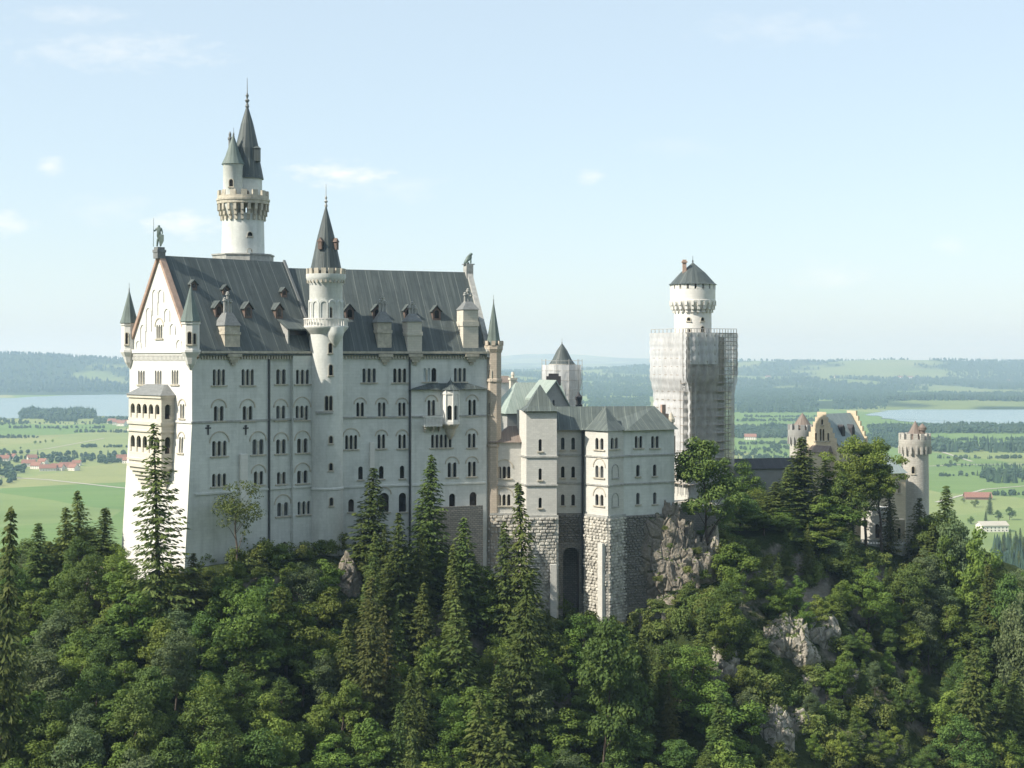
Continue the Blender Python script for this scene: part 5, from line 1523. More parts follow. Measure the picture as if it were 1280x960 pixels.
M['far_wood'] = leaf_material("far_forest", (0.026, 0.054, 0.033), (0.046, 0.080, 0.044), 0.0, 0.02, 0.0)  # paler blue-green than real crowns: extra distance haze painted into the colour
M['spruce'] = leaf_material("spruce_needles", (0.056, 0.094, 0.025), (0.128, 0.165, 0.042), 0.22, 0.45, 0.22)
M['spruce_brown'] = leaf_material("brownish_needles", (0.070, 0.085, 0.026), (0.120, 0.125, 0.036), 0.2, 0.45, 0.12)
M['leaf'] = leaf_material("broad_leaves", (0.092, 0.160, 0.032), (0.190, 0.265, 0.054), 0.32, 0.35, 0.25)
M['leaf_yellow'] = leaf_material("yellow_green_leaves", (0.085, 0.140, 0.028), (0.155, 0.212, 0.044), 0.30, 0.35, 0.2)
M['leaf_dark'] = leaf_material("dark_leaves", (0.062, 0.115, 0.030), (0.125, 0.190, 0.046), 0.26, 0.35, 0.2)
M['leaf_silver'] = leaf_material("silvery_leaves", (0.085, 0.130, 0.058), (0.160, 0.210, 0.095), 0.28, 0.4, 0.2)
M['leaf_light'] = leaf_material("light_leaves", (0.095, 0.14, 0.035), (0.13, 0.175, 0.05), 0.3, 0.4, 0.1)
M['leaf_shrub'] = leaf_material("shrub_leaves", (0.095, 0.145, 0.034), (0.180, 0.220, 0.062), 0.28, 0.5, 0.25)
M['bark'] = simple("grey_brown_bark", (0.10, 0.08, 0.065), 0.95, 0.4, 1.5)
def wood_mesh(pts, seed, conifer=0.6):
    rg = np.random.default_rng(seed)
    V_, F_ = [], []
    for x, y, z, h in pts:
        o_ = len(V_)
        a0 = rg.uniform(0, 6.28)
        if rg.uniform() < conifer:
            r = h * rg.uniform(.17, .25)
            for i in range(5):
                a = a0 + i * 1.2566; q = r * rg.uniform(.8, 1.2)
                V_.append((x + q * math.cos(a), y + q * math.sin(a), z - 1))
            V_.append((x + rg.uniform(-.4, .4), y, z + h)); F_ += [(o_ + i, o_ + (i + 1) % 5, o_ + 5) for i in range(5)]
        else:
            r = h * rg.uniform(.32, .45)
            for k_, (rr2, zz2) in enumerate(((.75, .12), (1.0, .45), (.72, .82))):
                for i in range(5):
                    a = a0 + i * 1.2566 + k_ * .6; q = r * rr2 * rg.uniform(.8, 1.2)
                    V_.append((x + q * math.cos(a), y + q * math.sin(a), z + h * .8 * zz2))
            V_.append((x, y, z + h * .8))
            for k_ in range(2): F_ += [(o_ + k_ * 5 + i, o_ + k_ * 5 + (i + 1) % 5, o_ + k_ * 5 + 5 + (i + 1) % 5, o_ + k_ * 5 + 5 + i) for i in range(5)]
            F_ += [(o_ + 10 + i, o_ + 10 + (i + 1) % 5, o_ + 15) for i in range(5)]
    return V_, F_
def far_wood(label, patches, seed, conifer=0.6):
    rg = random.Random(seed); pts = []
    for u0, u1, vn, vf, cnt, h0, h1 in patches:
        y0, y1 = G(0, vn).y, G(0, vf).y
        for _ in range(cnt):
            y = rg.uniform(y0, y1); u = rg.uniform(u0, u1)
            edge = min(u - u0, u1 - u) / max(1, (u1 - u0)); 
            if edge < 0.1 and rg.random() > edge * 10 + 0.2: continue
            x = (u - U0) / F * y
            z = max(PLAIN, far_h(x, y))
            pts.append((x, y, z, rg.uniform(h0, h1) * (0.8 + 0.4 * noise.noise((x / 60, y / 60, 1)))))
    V_, F_ = wood_mesh(pts, seed, conifer)
    me = bpy.data.meshes.new("distant_wood"); me.from_pydata(V_, [], F_); me.materials.append(M['far_wood'])
    o = bpy.data.objects.new("distant_wood", me); COL.objects.link(o)
    return tag(o, label, None, None, "stuff")
far_wood("dark wood on the near shore of the left lake", [(26, 120, 523.5, 517.5, 900, 22, 34), (56, 96, 527, 523, 200, 14, 24)], 1)
far_wood("loose tree belt along the left lake shore", [(-20, 30, 532, 525, 60, 8, 16), (116, 165, 530, 524, 120, 10, 20), (0, 160, 531, 528, 60, 6, 12)], 2, 0.2)
far_wood("trees around the red-roofed village", [(-30, 40, 592, 566, 90, 10, 18), (40, 160, 580, 568, 110, 10, 17), (-20, 20, 608, 592, 30, 9, 16)], 3, 0.1)
far_wood("wood strips in the valley between bower and tower", [(735, 812, 511, 499, 700, 18, 28), (630, 820, 496, 484, 1500, 20, 30), (640, 740, 520, 505, 300, 14, 24), (745, 815, 540, 518, 120, 10, 18)], 4, 0.5)
far_wood("dark forest band left of the right lake", [(915, 1022, 516, 488, 3200, 22, 32), (1020, 1120, 500, 486, 1500, 20, 30), (1040, 1110, 512, 506, 250, 14, 22)], 5, 0.6)
far_wood("tree belts across the valley behind the gatehouse", [(915, 1010, 548, 535, 650, 14, 22), (1085, 1300, 542, 534, 900, 14, 24), (915, 990, 600, 560, 160, 8, 15), (1080, 1135, 560, 545, 200, 12, 20)], 6, 0.4)
far_wood("forest on the far side of the right lake", [(1110, 1300, 507, 493, 2600, 20, 30), (1180, 1300, 484, 476, 1500, 20, 30)], 7, 0.6)
far_wood("row of tall conifers in the valley right of the gate tower", [(1160, 1300, 566, 558, 170, 20, 34), (1225, 1300, 604, 590, 170, 12, 20), (1165, 1300, 584, 581.5, 90, 4, 8)], 8, 0.75)
far_wood("dark spruce wood at the foot of the castle hill on the right", [(1238, 1330, 760, 690, 260, 20, 30)], 9, 0.9)
far_wood("scattered hedges and copses across the valley floor", [(u_, u_ + w_, v_, v_ - d_, n_, 6, 14) for u_, w_, v_, d_, n_ in ((-10, 60, 548, 1.2, 40), (90, 70, 541, 1, 50), (10, 120, 536, 1, 70), (100, 60, 560, 1.5, 30), (640, 120, 522, 2, 120), (740, 80, 530, 2, 80), (920, 90, 556, 2, 60), (930, 60, 575, 3, 40), (1170, 130, 574, 1.2, 50), (1165, 60, 596, 2, 20), (1240, 60, 620, 1.5, 20), (1165, 130, 551, 1.0, 80), (920, 110, 527, 2, 160), (930, 120, 522, 1, 120))], 61, 0.25)
def hill_wood():
    rg = random.Random(77); pts = []
    while len(pts) < 15000:
        y = 7300 + (rg.random() ** 1.3) * 7500; x = rg.uniform(-0.42, 0.42) * y
        a = forest_mask(x, y)
        if a < 0.05: continue
        z = far_h(x, y)
        if z < PLAIN + 1: continue
        pts.append((x, y, z, rg.uniform(20, 30)))
    V_, F_ = wood_mesh(pts, 78, 0.7)
    me = bpy.data.meshes.new("distant_wood"); me.from_pydata(V_, [], F_); me.materials.append(M['far_wood'])
    o = bpy.data.objects.new("distant_wood", me); COL.objects.link(o)
    tag(o, "forests scattered over the far hills", None, None, "stuff")
hill_wood()

# ================================================================== VILLAGES: each house a thing with walls and roof
M['red_roof'] = simple("red_tile_roof", (0.27, 0.135, 0.10), 0.9, 0.3, 0.8)
M['house_wall'] = simple("house_wall", (0.72, 0.69, 0.62), 0.9, 0.1, 0.3)
M['barn_wall'] = simple("barn_wood", (0.22, 0.13, 0.10), 0.9, 0.3, 0.5)
def house(u, v, w, d, h, rot, label, group, wall='house_wall', roof='red_roof', rh=None):
    g = G(u, v); rh = rh or d * 0.42
    t = thing("farmhouse" if wall != 'barn_wall' else "barn", g, label, "house" if wall != 'barn_wall' else "barn", group)
    fr = Frame((g.x, g.y), rot)
    mb = MB(); mb.fprism(Frame(tuple(fr.pt(w / 2, 0, 0).xy), rot + 90), [(-d / 2, PLAIN - 1), (d / 2, PLAIN - 1), (d / 2, PLAIN + h), (0, PLAIN + h + rh * .97), (-d / 2, PLAIN + h)], -w, 0)
    mb.build("wall", M[wall], t)
    mb = MB(); gable_roof(mb, fr, -w / 2 - .8, w / 2 + .8, d / 2, PLAIN + h + .1, PLAIN + h + rh, 0.9, 0.35, d / 2)
    mb.build("roof", M[roof], t)
    if wall != 'barn_wall':
        mb = MB()
        nwin = max(2, int(w / 4))
        for r_ in range(max(1, int(h / 3))):
            for i in range(nwin):
                a = -w / 2 + w * (i + .5) / nwin
                mb.fbox(fr, a - .6, a + .6, d / 2 + .01, d / 2 + .06, PLAIN + 1 + 2.8 * r_, PLAIN + 2.4 + 2.8 * r_)
        mb.build("window", M['glass'], t)
    return t
VG = "farmhouses of the village in the valley left of the palace"
vl = "white farmhouse with red tiled roof among valley trees left of the palace"
for u, v, w, d, h, rot in ((36, 583, 22, 13, 6, 8), (46, 586, 18, 12, 6, -20), (60, 588.5, 26, 13, 5, 14), (72, 588, 20, 12, 6, -8), (84, 586, 24, 14, 5, 18), (92, 588, 16, 12, 5.5, -30), (40, 576, 16, 12, 6, 30), (4, 576, 22, 12, 5, 5),
                             (14, 574, 18, 12, 5, -15), (-14, 577, 20, 13, 5, 10), (96, 582, 14, 10, 5, 0), (54, 580, 16, 11, 5, -25), (153, 577, 20, 13, 7, 20), (160, 579, 16, 12, 6, -10)):
    house(u, v, w, d, h, rot, vl, VG)
VG2 = "houses of the lakeside hamlet left of the palace"
for u, v, rot in ((146, 531, 10), (152, 532.5, -14), (158, 531, 24), (140, 529.5, -6)):
    house(u, v, 22, 14, 8, rot, "small far red-roofed house on the lake shore left of the palace", VG2)
house(1148, 665, 34, 14, 8, -6, "long white house with a pale roof in the valley beyond the gate tower", None, 'house_wall', 'red_roof')
house(1240, 664, 30, 16, 7, 6, "wide white house with a pale roof in the valley on the right", None, 'house_wall', 'track', 3.5)
house(1222, 624, 34, 13, 3.5, -4, "long low barn with a red roof alone in the right-hand field", None, 'barn_wall', 'red_roof')
house(938, 549.5, 26, 14, 7, -8, "far white farmhouse with a red roof right of the scaffolded tower", None)
far_g = "far houses on the right-hand meadows"
for u, v, rot in ((960, 470, 10), (1125, 472, 4), (1138, 473, -9), (1262, 474, 6), (1046, 474, 12)):
    y = G(u, v).y; 
    g = Vector(((u - U0) / F * 9800, 9800, 0)); 
    t = thing("farmhouse", (g.x, g.y, far_h(g.x, g.y)), "tiny far white house on meadows below the horizon, right of the scaffolded tower", "house", far_g)
    fr = Frame((g.x, g.y), rot); zz = far_h(g.x, g.y)
    mb = MB(); mb.fbox(fr, -16, 16, -8, 8, zz - 6, zz + 9); mb.build("wall", M['house_wall'], t)
    mb = MB(); gable_roof(mb, fr, -17, 17, 8, zz + 9, zz + 15, 1, .4, 8); mb.build("roof", M['red_roof'], t)

# ================================================================== TREES
def mesh_np(name, V_, F_, mat, k=4):
    V_ = np.asarray(V_, dtype=np.float32); F_ = np.asarray(F_, dtype=np.int32)
    me = bpy.data.meshes.new(name)
    me.vertices.add(len(V_)); me.vertices.foreach_set("co", V_.ravel())
    me.loops.add(F_.size); me.loops.foreach_set("vertex_index", F_.ravel())
    me.polygons.add(len(F_)); me.polygons.foreach_set("loop_start", np.arange(0, F_.size, k, dtype=np.int32)); me.polygons.foreach_set("loop_total", np.full(len(F_), k, dtype=np.int32))
    me.update(calc_edges=True); me.materials.append(mat)
    return me
def quads(c, d, n, ln, wd):
    """rhombic leaf sprays: centre, direction, normal, length, width"""
    s_ = np.cross(d, n); s_ /= np.maximum(np.linalg.norm(s_, axis=1, keepdims=True), 1e-6)
    ln = ln[:, None]; wd = wd[:, None]
    V_ = np.stack([c - d * ln * .5, c + s_ * wd * .5 + d * ln * .05, c + d * ln * .5, c - s_ * wd * .5 + d * ln * .05], axis=1).reshape(-1, 3)
    F_ = np.arange(len(V_)).reshape(-1, 4)
    return V_, F_
def unit(a): return a / np.maximum(np.linalg.norm(a, axis=1, keepdims=True), 1e-6)
def spruce_mesh(seed, H=28.0, R=4.4, dens=1.0, step=0.5, start=0.06, mat='spruce', droop=.38):
    rg = np.random.default_rng(seed)
    C_, D_, N_, L_, W_ = [], [], [], [], []
    z = H * start
    lop = rg.uniform(0, 6.28)
    while z < H * 0.985:
        f = 1 - z / H
        Rz = R * (f ** 0.82) * (1.0 if f < .85 else 1 - (f - .85) * 2.0)
        nb = max(4, int((4 + 5 * f ** .5) * dens + rg.uniform(0, 1)))
        a0 = rg.uniform(0, 6.28)
        for b in range(nb):
            if rg.uniform() > 0.93: continue
            a = a0 + 6.283 * b / nb + rg.uniform(-.3, .3)
            L = Rz * rg.uniform(.62, 1.18) * (1 + .12 * math.cos(a - lop)) + 0.25
            zz = z + rg.uniform(-.25, .25) * step * 2
            dr = droop * rg.uniform(.6, 1.3)
            m = max(2, int(L / 0.42))
            t_ = (np.arange(m) + .6) / m
            up = 0.16 * t_ ** 3 * L
            px = np.cos(a) * L * t_; py = np.sin(a) * L * t_; pz = zz - dr * L * t_ + up
            for rep in range(3):
                side = rg.uniform(-1, 1, m)
                wfan = (0.10 + 0.26 * (1 - t_) * t_ * 4) * min(L, 2.6)
                ang = a + side * 0.95
                cx = px - np.sin(a) * side * wfan; cy = py + np.cos(a) * side * wfan; cz = pz + rg.uniform(-.14, .10, m) - .12 * np.abs(side)
                C_.append(np.stack([cx, cy, cz], 1))
                dd = np.stack([np.cos(ang), np.sin(ang), -dr * .9 - .25 + rg.uniform(-.35, .35, m)], 1); D_.append(unit(dd))
                nn = np.stack([rg.normal(0, .45, m), rg.normal(0, .45, m), np.ones(m)], 1); N_.append(unit(nn))
                L_.append(rg.uniform(.55, 1.05, m) * (0.75 + .12 * min(L, 3))); W_.append(rg.uniform(.22, .42, m))
        z += step * (0.75 + 0.5 * f)
    c, d, n = np.concatenate(C_), np.concatenate(D_), np.concatenate(N_)
    V_, F_ = quads(c, d, n, np.concatenate(L_), np.concatenate(W_))
    return mesh_np("crown", V_, F_, M[mat])
def broad_mesh(seed, H=16.0, R=5.0, clumps=46, leaves=150, size=.46, low=.18, mat='leaf', loose=1.0):
    rg = np.random.default_rng(seed)
    cz0 = H * (low + (1 - low) / 2); rz = H * (1 - low) / 2
    cen = []
    lobes = [(rg.normal(0, .32), rg.normal(0, .32), rg.uniform(-.55, .6), rg.uniform(.5, .75)) for _ in range(6)] + [(0, 0, .45, .55)]
    while len(cen) < clumps:
        lb = lobes[rg.integers(len(lobes))]
        v = rg.normal(0, 1, 3); v /= np.linalg.norm(v); r = lb[3] * rg.uniform(.55, 1.0)
        x, y, z = lb[0] + v[0] * r, lb[1] + v[1] * r, lb[2] + v[2] * r * .85
        if x * x + y * y + z * z > 1.15: continue
        taper = 1.0 - 0.45 * max(0, z) ** 1.5
        cen.append((x * R * taper, y * R * taper, cz0 + z * rz, rg.uniform(.62, 1.25)))
    C_, D_, N_ = [], [], []
    for x, y, z, s_ in cen:
        m = int(leaves * s_)
        v = unit(rg.normal(0, 1, (m, 3))); r = (rg.uniform(.35, 1.0, m) ** .6)[:, None] * s_ * 1.32 * (R / 5) ** .5 * loose
        p = v * r * np.array([1.15, 1.15, .72]) + np.array([x, y, z])
        nn = unit(v + np.array([0, 0, .55]) + rg.normal(0, .55, (m, 3)))
        dd = unit(np.cross(nn, rg.normal(0, 1, (m, 3))))
        C_.append(p); D_.append(dd); N_.append(nn)
    c, d, n = np.concatenate(C_), np.concatenate(D_), np.concatenate(N_)
    k = len(c)
    V_, F_ = quads(c, d, n, rg.uniform(.7, 1.35, k) * size, rg.uniform(.6, 1.1, k) * size * .75)
    return mesh_np("crown", V_, F_, M[mat]), cen
def limb(V_, F_, a, b, r0, r1, seg=6):
    a, b = Vector(a), Vector(b); d = (b - a).normalized(); x = d.orthogonal().normalized(); y = d.cross(x); o_ = len(V_)
    for c, r in ((a, r0), (b, r1)):
        for i in range(seg):
            t_ = 2 * math.pi * i / seg; V_.append(tuple(c + x * math.cos(t_) * r + y * math.sin(t_) * r))
    F_ += [(o_ + i, o_ + (i + 1) % seg, o_ + seg + (i + 1) % seg, o_ + seg + i) for i in range(seg)]
def trunk_mesh(H, r, cen=None, seed=0, top=.97):
    rg = random.Random(seed); V_, F_ = [], []
    pts = [Vector((0, 0, -2.0))]
    nseg = 6
    for i in range(1, nseg + 1):
        f = i / nseg; w = 0.0 if cen is None else 0.035 * H
        pts.append(Vector((rg.uniform(-w, w) * f, rg.uniform(-w, w) * f, H * top * f)))
    for i in range(nseg): limb(V_, F_, pts[i], pts[i + 1], r * (1 - i / nseg * .9), r * (1 - (i + 1) / nseg * .9), 7)
    if cen is not None:
        for x, y, z, s_ in rg.sample(cen, min(14, len(cen))):
            zb = max(H * .18, z - math.hypot(x, y) * 0.9 - .5); f = zb / (H * top)
            i = min(nseg - 1, int(f * nseg)); base = pts[i].lerp(pts[i + 1], f * nseg - i)
            midp = base.lerp(Vector((x, y, z)), .55) + Vector((0, 0, .3)); rr = r * (1 - f * .9) * .45
            limb(V_, F_, base, midp, rr, rr * .6, 5); limb(V_, F_, midp, (x, y, z), rr * .6, rr * .15, 5)
    return mesh_np("trunk", V_, F_, M['bark'])
PROTO = {'spruce': [], 'sparse': [], 'broad': [], 'tall': [], 'thin': [], 'shrub': [], 'brown': []}
for i in range(9):
    H, R = 28.0, (4.0, 4.6, 5.2, 4.3, 3.7, 4.9, 5.6, 4.2, 5.0)[i]
    PROTO['spruce'].append((spruce_mesh(100 + i, H, R, (1.0, .9, 1.1, .85, 1.0, .95, .8, .7, 1.15)[i], (.5, .5, .5, .5, .5, .5, .62, .7, .45)[i], (.05, .1, .04, .14, .06, .08, .12, .2, .03)[i], 'spruce', (.38, .45, .34, .5, .3, .42, .55, .36, .28)[i]), trunk_mesh(H, .34), H, R))
PROTO['brown'].append((spruce_mesh(150, 24.0, 3.8, .8, .55, .05, 'spruce_brown'), trunk_mesh(24.0, .3), 24.0, 3.8))
PROTO['sparse'].append((spruce_mesh(131, 34.0, 6.2, .85, .72, .05, 'spruce', .25), trunk_mesh(34.0, .42), 34.0, 6.2))
for i in range(7):
    H, R = (16.0, 17.0, 14.0, 18.0, 15.0, 16.0, 19.0)[i], (5.0, 5.6, 4.8, 5.2, 4.4, 5.8, 6.0)[i]
    cm, cen = broad_mesh(200 + i, H, R, (48, 58, 40, 54, 30, 70, 66)[i], (165, 165, 190, 150, 210, 130, 165)[i], (.46, .40, .50, .36, .46, .42, .5)[i], (.18, .1, .22, .18, .05, .14, .2)[i], ('leaf', 'leaf_dark', 'leaf_yellow', 'leaf', 'leaf', 'leaf_silver', 'leaf_dark')[i])
    PROTO['broad'].append((cm, trunk_mesh(H, .28, cen, i, .8), H, R))
cm, cen = broad_mesh(260, 20.0, 5.6, 40, 70, .42, .2, 'leaf_light', 1.1)
for i in range(2):
    cm, cen = broad_mesh(280 + i, 24.0, 6.0, 62, 165, .46, .40)
    PROTO['tall'].append((cm, trunk_mesh(24.0, .36, cen, 60 + i, .8), 24.0, 6.0))
cm, cen = broad_mesh(260, 20.0, 5.6, 40, 70, .42, .2, 'leaf_light', 1.1)
PROTO['thin'].append((cm, trunk_mesh(20.0, .26, cen, 40, .86), 20.0, 5.6))
for i in range(5):
    cm, cen = broad_mesh(300 + i, 4.0, 2.4, 16, 95, .36, .0, 'leaf_shrub')
    PROTO['shrub'].append((cm, None, 4.0, 2.4))
KINDNAME = {'spruce': ('spruce_tree', 'spruce'), 'sparse': ('spruce_tree', 'spruce'), 'brown': ('spruce_tree', 'spruce'), 'broad': ('broadleaf_tree', 'tree'), 'thin': ('broadleaf_tree', 'tree'), 'tall': ('broadleaf_tree', 'tree')}
rgT = random.Random(12)
TREES = []
def plant(kind, x, y, z, H, R, label, group=None, idx=None):
    pr = PROTO[kind]; cm, tm, H0, R0 = pr[idx % len(pr)] if idx is not None else pr[rgT.randrange(len(pr))]
    sz = H / H0; sr = R / R0 if R else sz
    nm, cat = KINDNAME[kind]
    t = thing(nm, (x, y, z), label, cat, group)
    t.rotation_euler = (rad(rgT.uniform(-3.5, 3.5)), rad(rgT.uniform(-3.5, 3.5)), rgT.uniform(0, 6.28)); t.scale = (sr, sr, sz)
    for nm2, me in (("crown", cm), ("trunk", tm)):
        o = bpy.data.objects.new(nm2, me); COL.objects.link(o); o.parent = t
    TREES.append((x, y, R or R0 * sz, kind))
    return t
def hero(kind, u, vt, Y, R, label, idx=None, group=None):
    x = (u - U0) / F * Y; g = hgt(x, Y) - 0.5
    return plant(kind, x, Y, g, max(6.0, zpx(vt, Y) - g), R, label, group, idx)
hero('sparse', 200, 526, 258, 9.0, "tall ragged spruce with bare gaps standing before the sunlit west gable")
hero('thin', 298, 592, 271, 5.6, "thin light-green tree in front of the shaded west wall, above the wood")
hero('brown', 243, 690, 262, 3.8, "brownish young spruce at the shaded foot of the gable corner")
hero('spruce', 461, 582, 284, 6.0, "slender green spruce just right of the stair tower, before the facade", 0)
hero('spruce', 533, 567, 285, 7.0, "tallest spruce before the palace facade, below the balcony", 2)
hero('spruce', 500, 640, 277, 6.0, "shorter spruce between the two tall spruces before the facade", 5)
hero('spruce', 578, 645, 283, 6.4, "dark spruce in front of the terrace wall under the east facade", 3)
hero('spruce', 633, 650, 282, 5.2, "spruce before the low link block, left of its taller neighbour", 1)
hero('spruce', 660, 601, 283, 5.6, "tall dark spruce in front of the square stair block of the bower", 4)
hero('spruce', 645, 715, 264, 6.6, "broad dark spruce low in the wood under the bower footings", 2)
hero('spruce', -3, 626, 225, 6.6, "dark spruce cut by the left edge of the view", 1)
hero('spruce', 45, 652, 280, 5.4, "small spruce alone against the field on the left", 0)
hero('spruce', 104, 612, 288, 6.0, "tallest of the spruces left of the west gable", 5)
hero('spruce', 84, 632, 284, 5.4, "left-hand neighbour of the tallest spruce left of the gable", 3)
hero('spruce', 128, 634, 286, 5.8, "spruce nearest to the west gable on its left side", 4)
hero('broad', 886, 543, 309, 7.6, "large rounded leafy tree beside the terrace under the scaffolded tower", 6)
hero('broad', 926, 574, 348, 5.0, "dark leafy tree behind the gallery wall, right of the scaffolded tower", 3)
hero('broad', 925, 612, 326, 6.0, "leafy tree right of the large rounded tree, below the gallery wall", 1)
hero('spruce', 1000, 545, 340, 9.0, "tall broad spruce in front of the left gate turret", 2)
hero('spruce', 972, 602, 332, 7.5, "spruce left of the tall broad spruce before the gatehouse", 5)
hero('spruce', 1032, 572, 346, 7.0, "spruce right of the tall broad spruce, covering the stepped gable's foot", 1)
hero('tall', 1066, 546, 346, 7.4, "tall leafy tree in front of the blue-grey gatehouse roof", 3)
hero('tall', 1102, 549, 345, 6.8, "tall leafy tree left of the gate tower", 1)
hero('broad', 1045, 600, 344, 7.0, "leafy tree low in front of the yellow gatehouse wall", 4)
hero('brown', 1114, 592, 347, 3.4, "dark narrow brownish tree before the white gatehouse doorway's right side")
hero('brown', 1147, 620, 350, 5.0, "brownish tree in front of the foot of the gate tower")
hero('spruce', 1183, 604, 350, 6.2, "tall spruce just right of the gate tower", 0)
hero('broad', 1205, 640, 342, 6.2, "bright leafy tree right of the gate tower, at the edge of the fields", 5)
hero('spruce', 1228, 688, 330, 7.0, "dark spruce on the right shoulder of the hill", 3)
hero('broad', 752, 770, 262, 7.6, "large full leafy tree below the tall dark arch of the bower", 6)
hero('spruce', 987, 582, 336, 6.6, "dark spruce close behind the left shoulder of the tall broad spruce")
hero('broad', 1050, 588, 341, 5.4, "leafy tree just left of the tall leafy tree before the gatehouse roof")
hero('broad', 1028, 645, 334, 5.6, "leafy tree below the stepped gable, under the spruces")
hero('spruce', 1164, 655, 343, 5.2, "dark spruce at the right foot of the gate tower")
hero('broad', 945, 610, 338, 5.6, "leafy tree in front of the middle of the gallery wall")
hero('broad', 1048, 655, 336, 5.0, "leafy tree left of the white gatehouse ground floor")
hero('broad', 1258, 716, 322, 6.2, "leafy tree on the bare right shoulder of the hill, upper of two")
hero('broad', 1278, 745, 312, 6.2, "leafy tree on the right shoulder of the hill, cut by the right edge")
hero('spruce', 1244, 702, 326, 5.6, "spruce beside the upper leafy tree on the right shoulder of the hill")
hero('broad', 1190, 672, 338, 5.6, "leafy tree between the tall spruce and the bright leafy tree right of the gate tower")
hero('tall', 1083, 558, 343, 6.6, "leafy tree between the two tall leafy trees before the gatehouse")
hero('broad', 1018, 612, 336, 6.0, "leafy tree below the left edge of the stepped gable")
hero('broad', 1168, 640, 346, 5.6, "leafy tree touching the right foot of the gate tower")
hero('broad', 976, 650, 330, 6.2, "leafy tree below the spruce left of the tall broad spruce")
hero('broad', 1008, 690, 326, 5.8, "leafy tree on the dark bank below the tall broad spruce")
hero('broad', 1036, 690, 329, 5.2, "smaller leafy tree on the bank below the stepped gable")
hero('broad', 1226, 664, 334, 6.2, "leafy tree beside the dark spruce on the right shoulder of the hill")
hero('broad', 905, 655, 318, 5.2, "leafy tree right of the tan rock face, under the terrace")
hero('broad', 955, 668, 322, 5.6, "leafy tree on the slope left of the broad spruces")
hero('broad', 1136, 700, 330, 6.8, "large leafy tree below the gatehouse forecourt", 1)
hero('broad', 1058, 698, 330, 5.0, "round leafy tree above the pale cliff under the gatehouse", 4)
hero('spruce', 1216, 800, 296, 7.0, "tall spruce low on the right flank of the hill", 5)
hero('spruce', 806, 782, 270, 4.2, "narrow spruce below the rock outcrop", 4)
# the wooded slope
LIM = [(-60, 660), (0, 660), (30, 655), (60, 662), (110, 655), (150, 680), (165, 705), (240, 705), (300, 696), (385, 690), (430, 698), (445, 650), (560, 655), (600, 690), (625, 735), (690, 758), (735, 758), (765, 762), (800, 790), (850, 785),
       (872, 735), (898, 672), (935, 655), (1000, 640), (1060, 650), (1082, 700), (1130, 705), (1150, 690), (1185, 635), (1230, 672), (1260, 700), (1340, 730)]
LX, LV = [q[0] for q in LIM], [q[1] for q in LIM]
CLEAR = [(846, 700, 44, 62), (985, 815, 34, 40), (905, 832, 22, 20), (968, 915, 26, 26), (440, 735, 14, 40), (545, 790, 16, 26), (125, 745, 16, 28), (886, 700, 14, 36), (1000, 905, 20, 16)]
cells = {}
def far_enough(x, y, dmin):
    i, j = int(x // 6), int(y // 6)
    for a in range(i - 1, i + 2):
        for b in range(j - 1, j + 2):
            for (px, py) in cells.get((a, b), ()):
                if (px - x) ** 2 + (py - y) ** 2 < dmin * dmin: return False
    return True
def note(x, y): cells.setdefault((int(x // 6), int(y // 6)), []).append((x, y))
for x, y, r_, k_ in TREES: note(x, y)
def zone(u):
    if u < 165: return "left of the west gable"
    if u < 430: return "below the west block of the palace"
    if u < 620: return "below the east facade of the palace"
    if u < 800: return "below the bower footings"
    if u < 930: return "below the rock and the scaffolded tower"
    if u < 1140: return "below the gatehouse"
    return "right of and below the gate tower"
counts = {'spruce': 0, 'broad': 0, 'shrub': 0}
def inside_clear(u, v):
    for cu, cv, hw, hh in CLEAR:
        if ((u - cu) / hw) ** 2 + ((v - cv) / hh) ** 2 < 1: return True
    return False
def scatter():
    rg = random.Random(21)
    tries = 0
    while tries < 9000 and counts['broad'] < 295:
        tries += 1
        y = rg.uniform(196, 392); x = rg.uniform(-0.40, 0.40) * y
        f = smooth_interp(x, HX, HF)
        if y > f - 3 and not (x < -82 or x > 140): continue
        if y > smooth_interp(x, HX, HB) + 10: continue
        if -66 < x < 60 and y > f - 3.5: continue
        g = hgt(x, y); u = U0 + F * x / y
        n_ = noise.noise((x * .035, y * .035, 8.8)) + rg.uniform(-.35, .35)
        thr = -0.55 if u < 430 else (0.10 if u < 720 and y > 245 else (-0.25 if u < 930 else 0.02))
        kind = 'spruce' if n_ < thr else 'broad'
        H = rg.uniform(17, 27) if kind == 'spruce' else rg.uniform(11, 18)
        if 925 < u < 1190 and y < 318:
            if kind == 'spruce' and rg.random() < .8: kind = 'broad'
            H = rg.uniform(6, 11) if kind == 'broad' else rg.uniform(9, 16)
            if rg.random() < .35: continue
        vt = V0 - F * (g + H) / y
        lim = float(np.interp(u, LX, LV))
        if vt < lim:
            H = (V0 - lim) / F * y - g - rg.uniform(0, 2.0)
            if H < 6: continue
        vt = V0 - F * (g + H) / y
        if vt > 985: continue
        if inside_clear(u, V0 - F * (g + H * .45) / y) or inside_clear(u, V0 - F * (g + H * .8) / y): continue
        if not far_enough(x, y, 4.3 if kind == 'broad' else 4.2): continue
        note(x, y); counts[kind] += 1
        if kind == 'spruce': plant('spruce' if rg.random() > .08 else 'brown', x, y, g - .6, H, max(2.4, H * rg.uniform(.15, .27)), "dark pointed spruce in the wood " + zone(u), "spruces of the wood " + zone(u))
        else: plant('broad', x, y, g - .6, H, H * rg.uniform(.30, .38), "leafy rounded broadleaf tree in the wood " + zone(u), "broadleaf trees of the wood " + zone(u))
scatter()
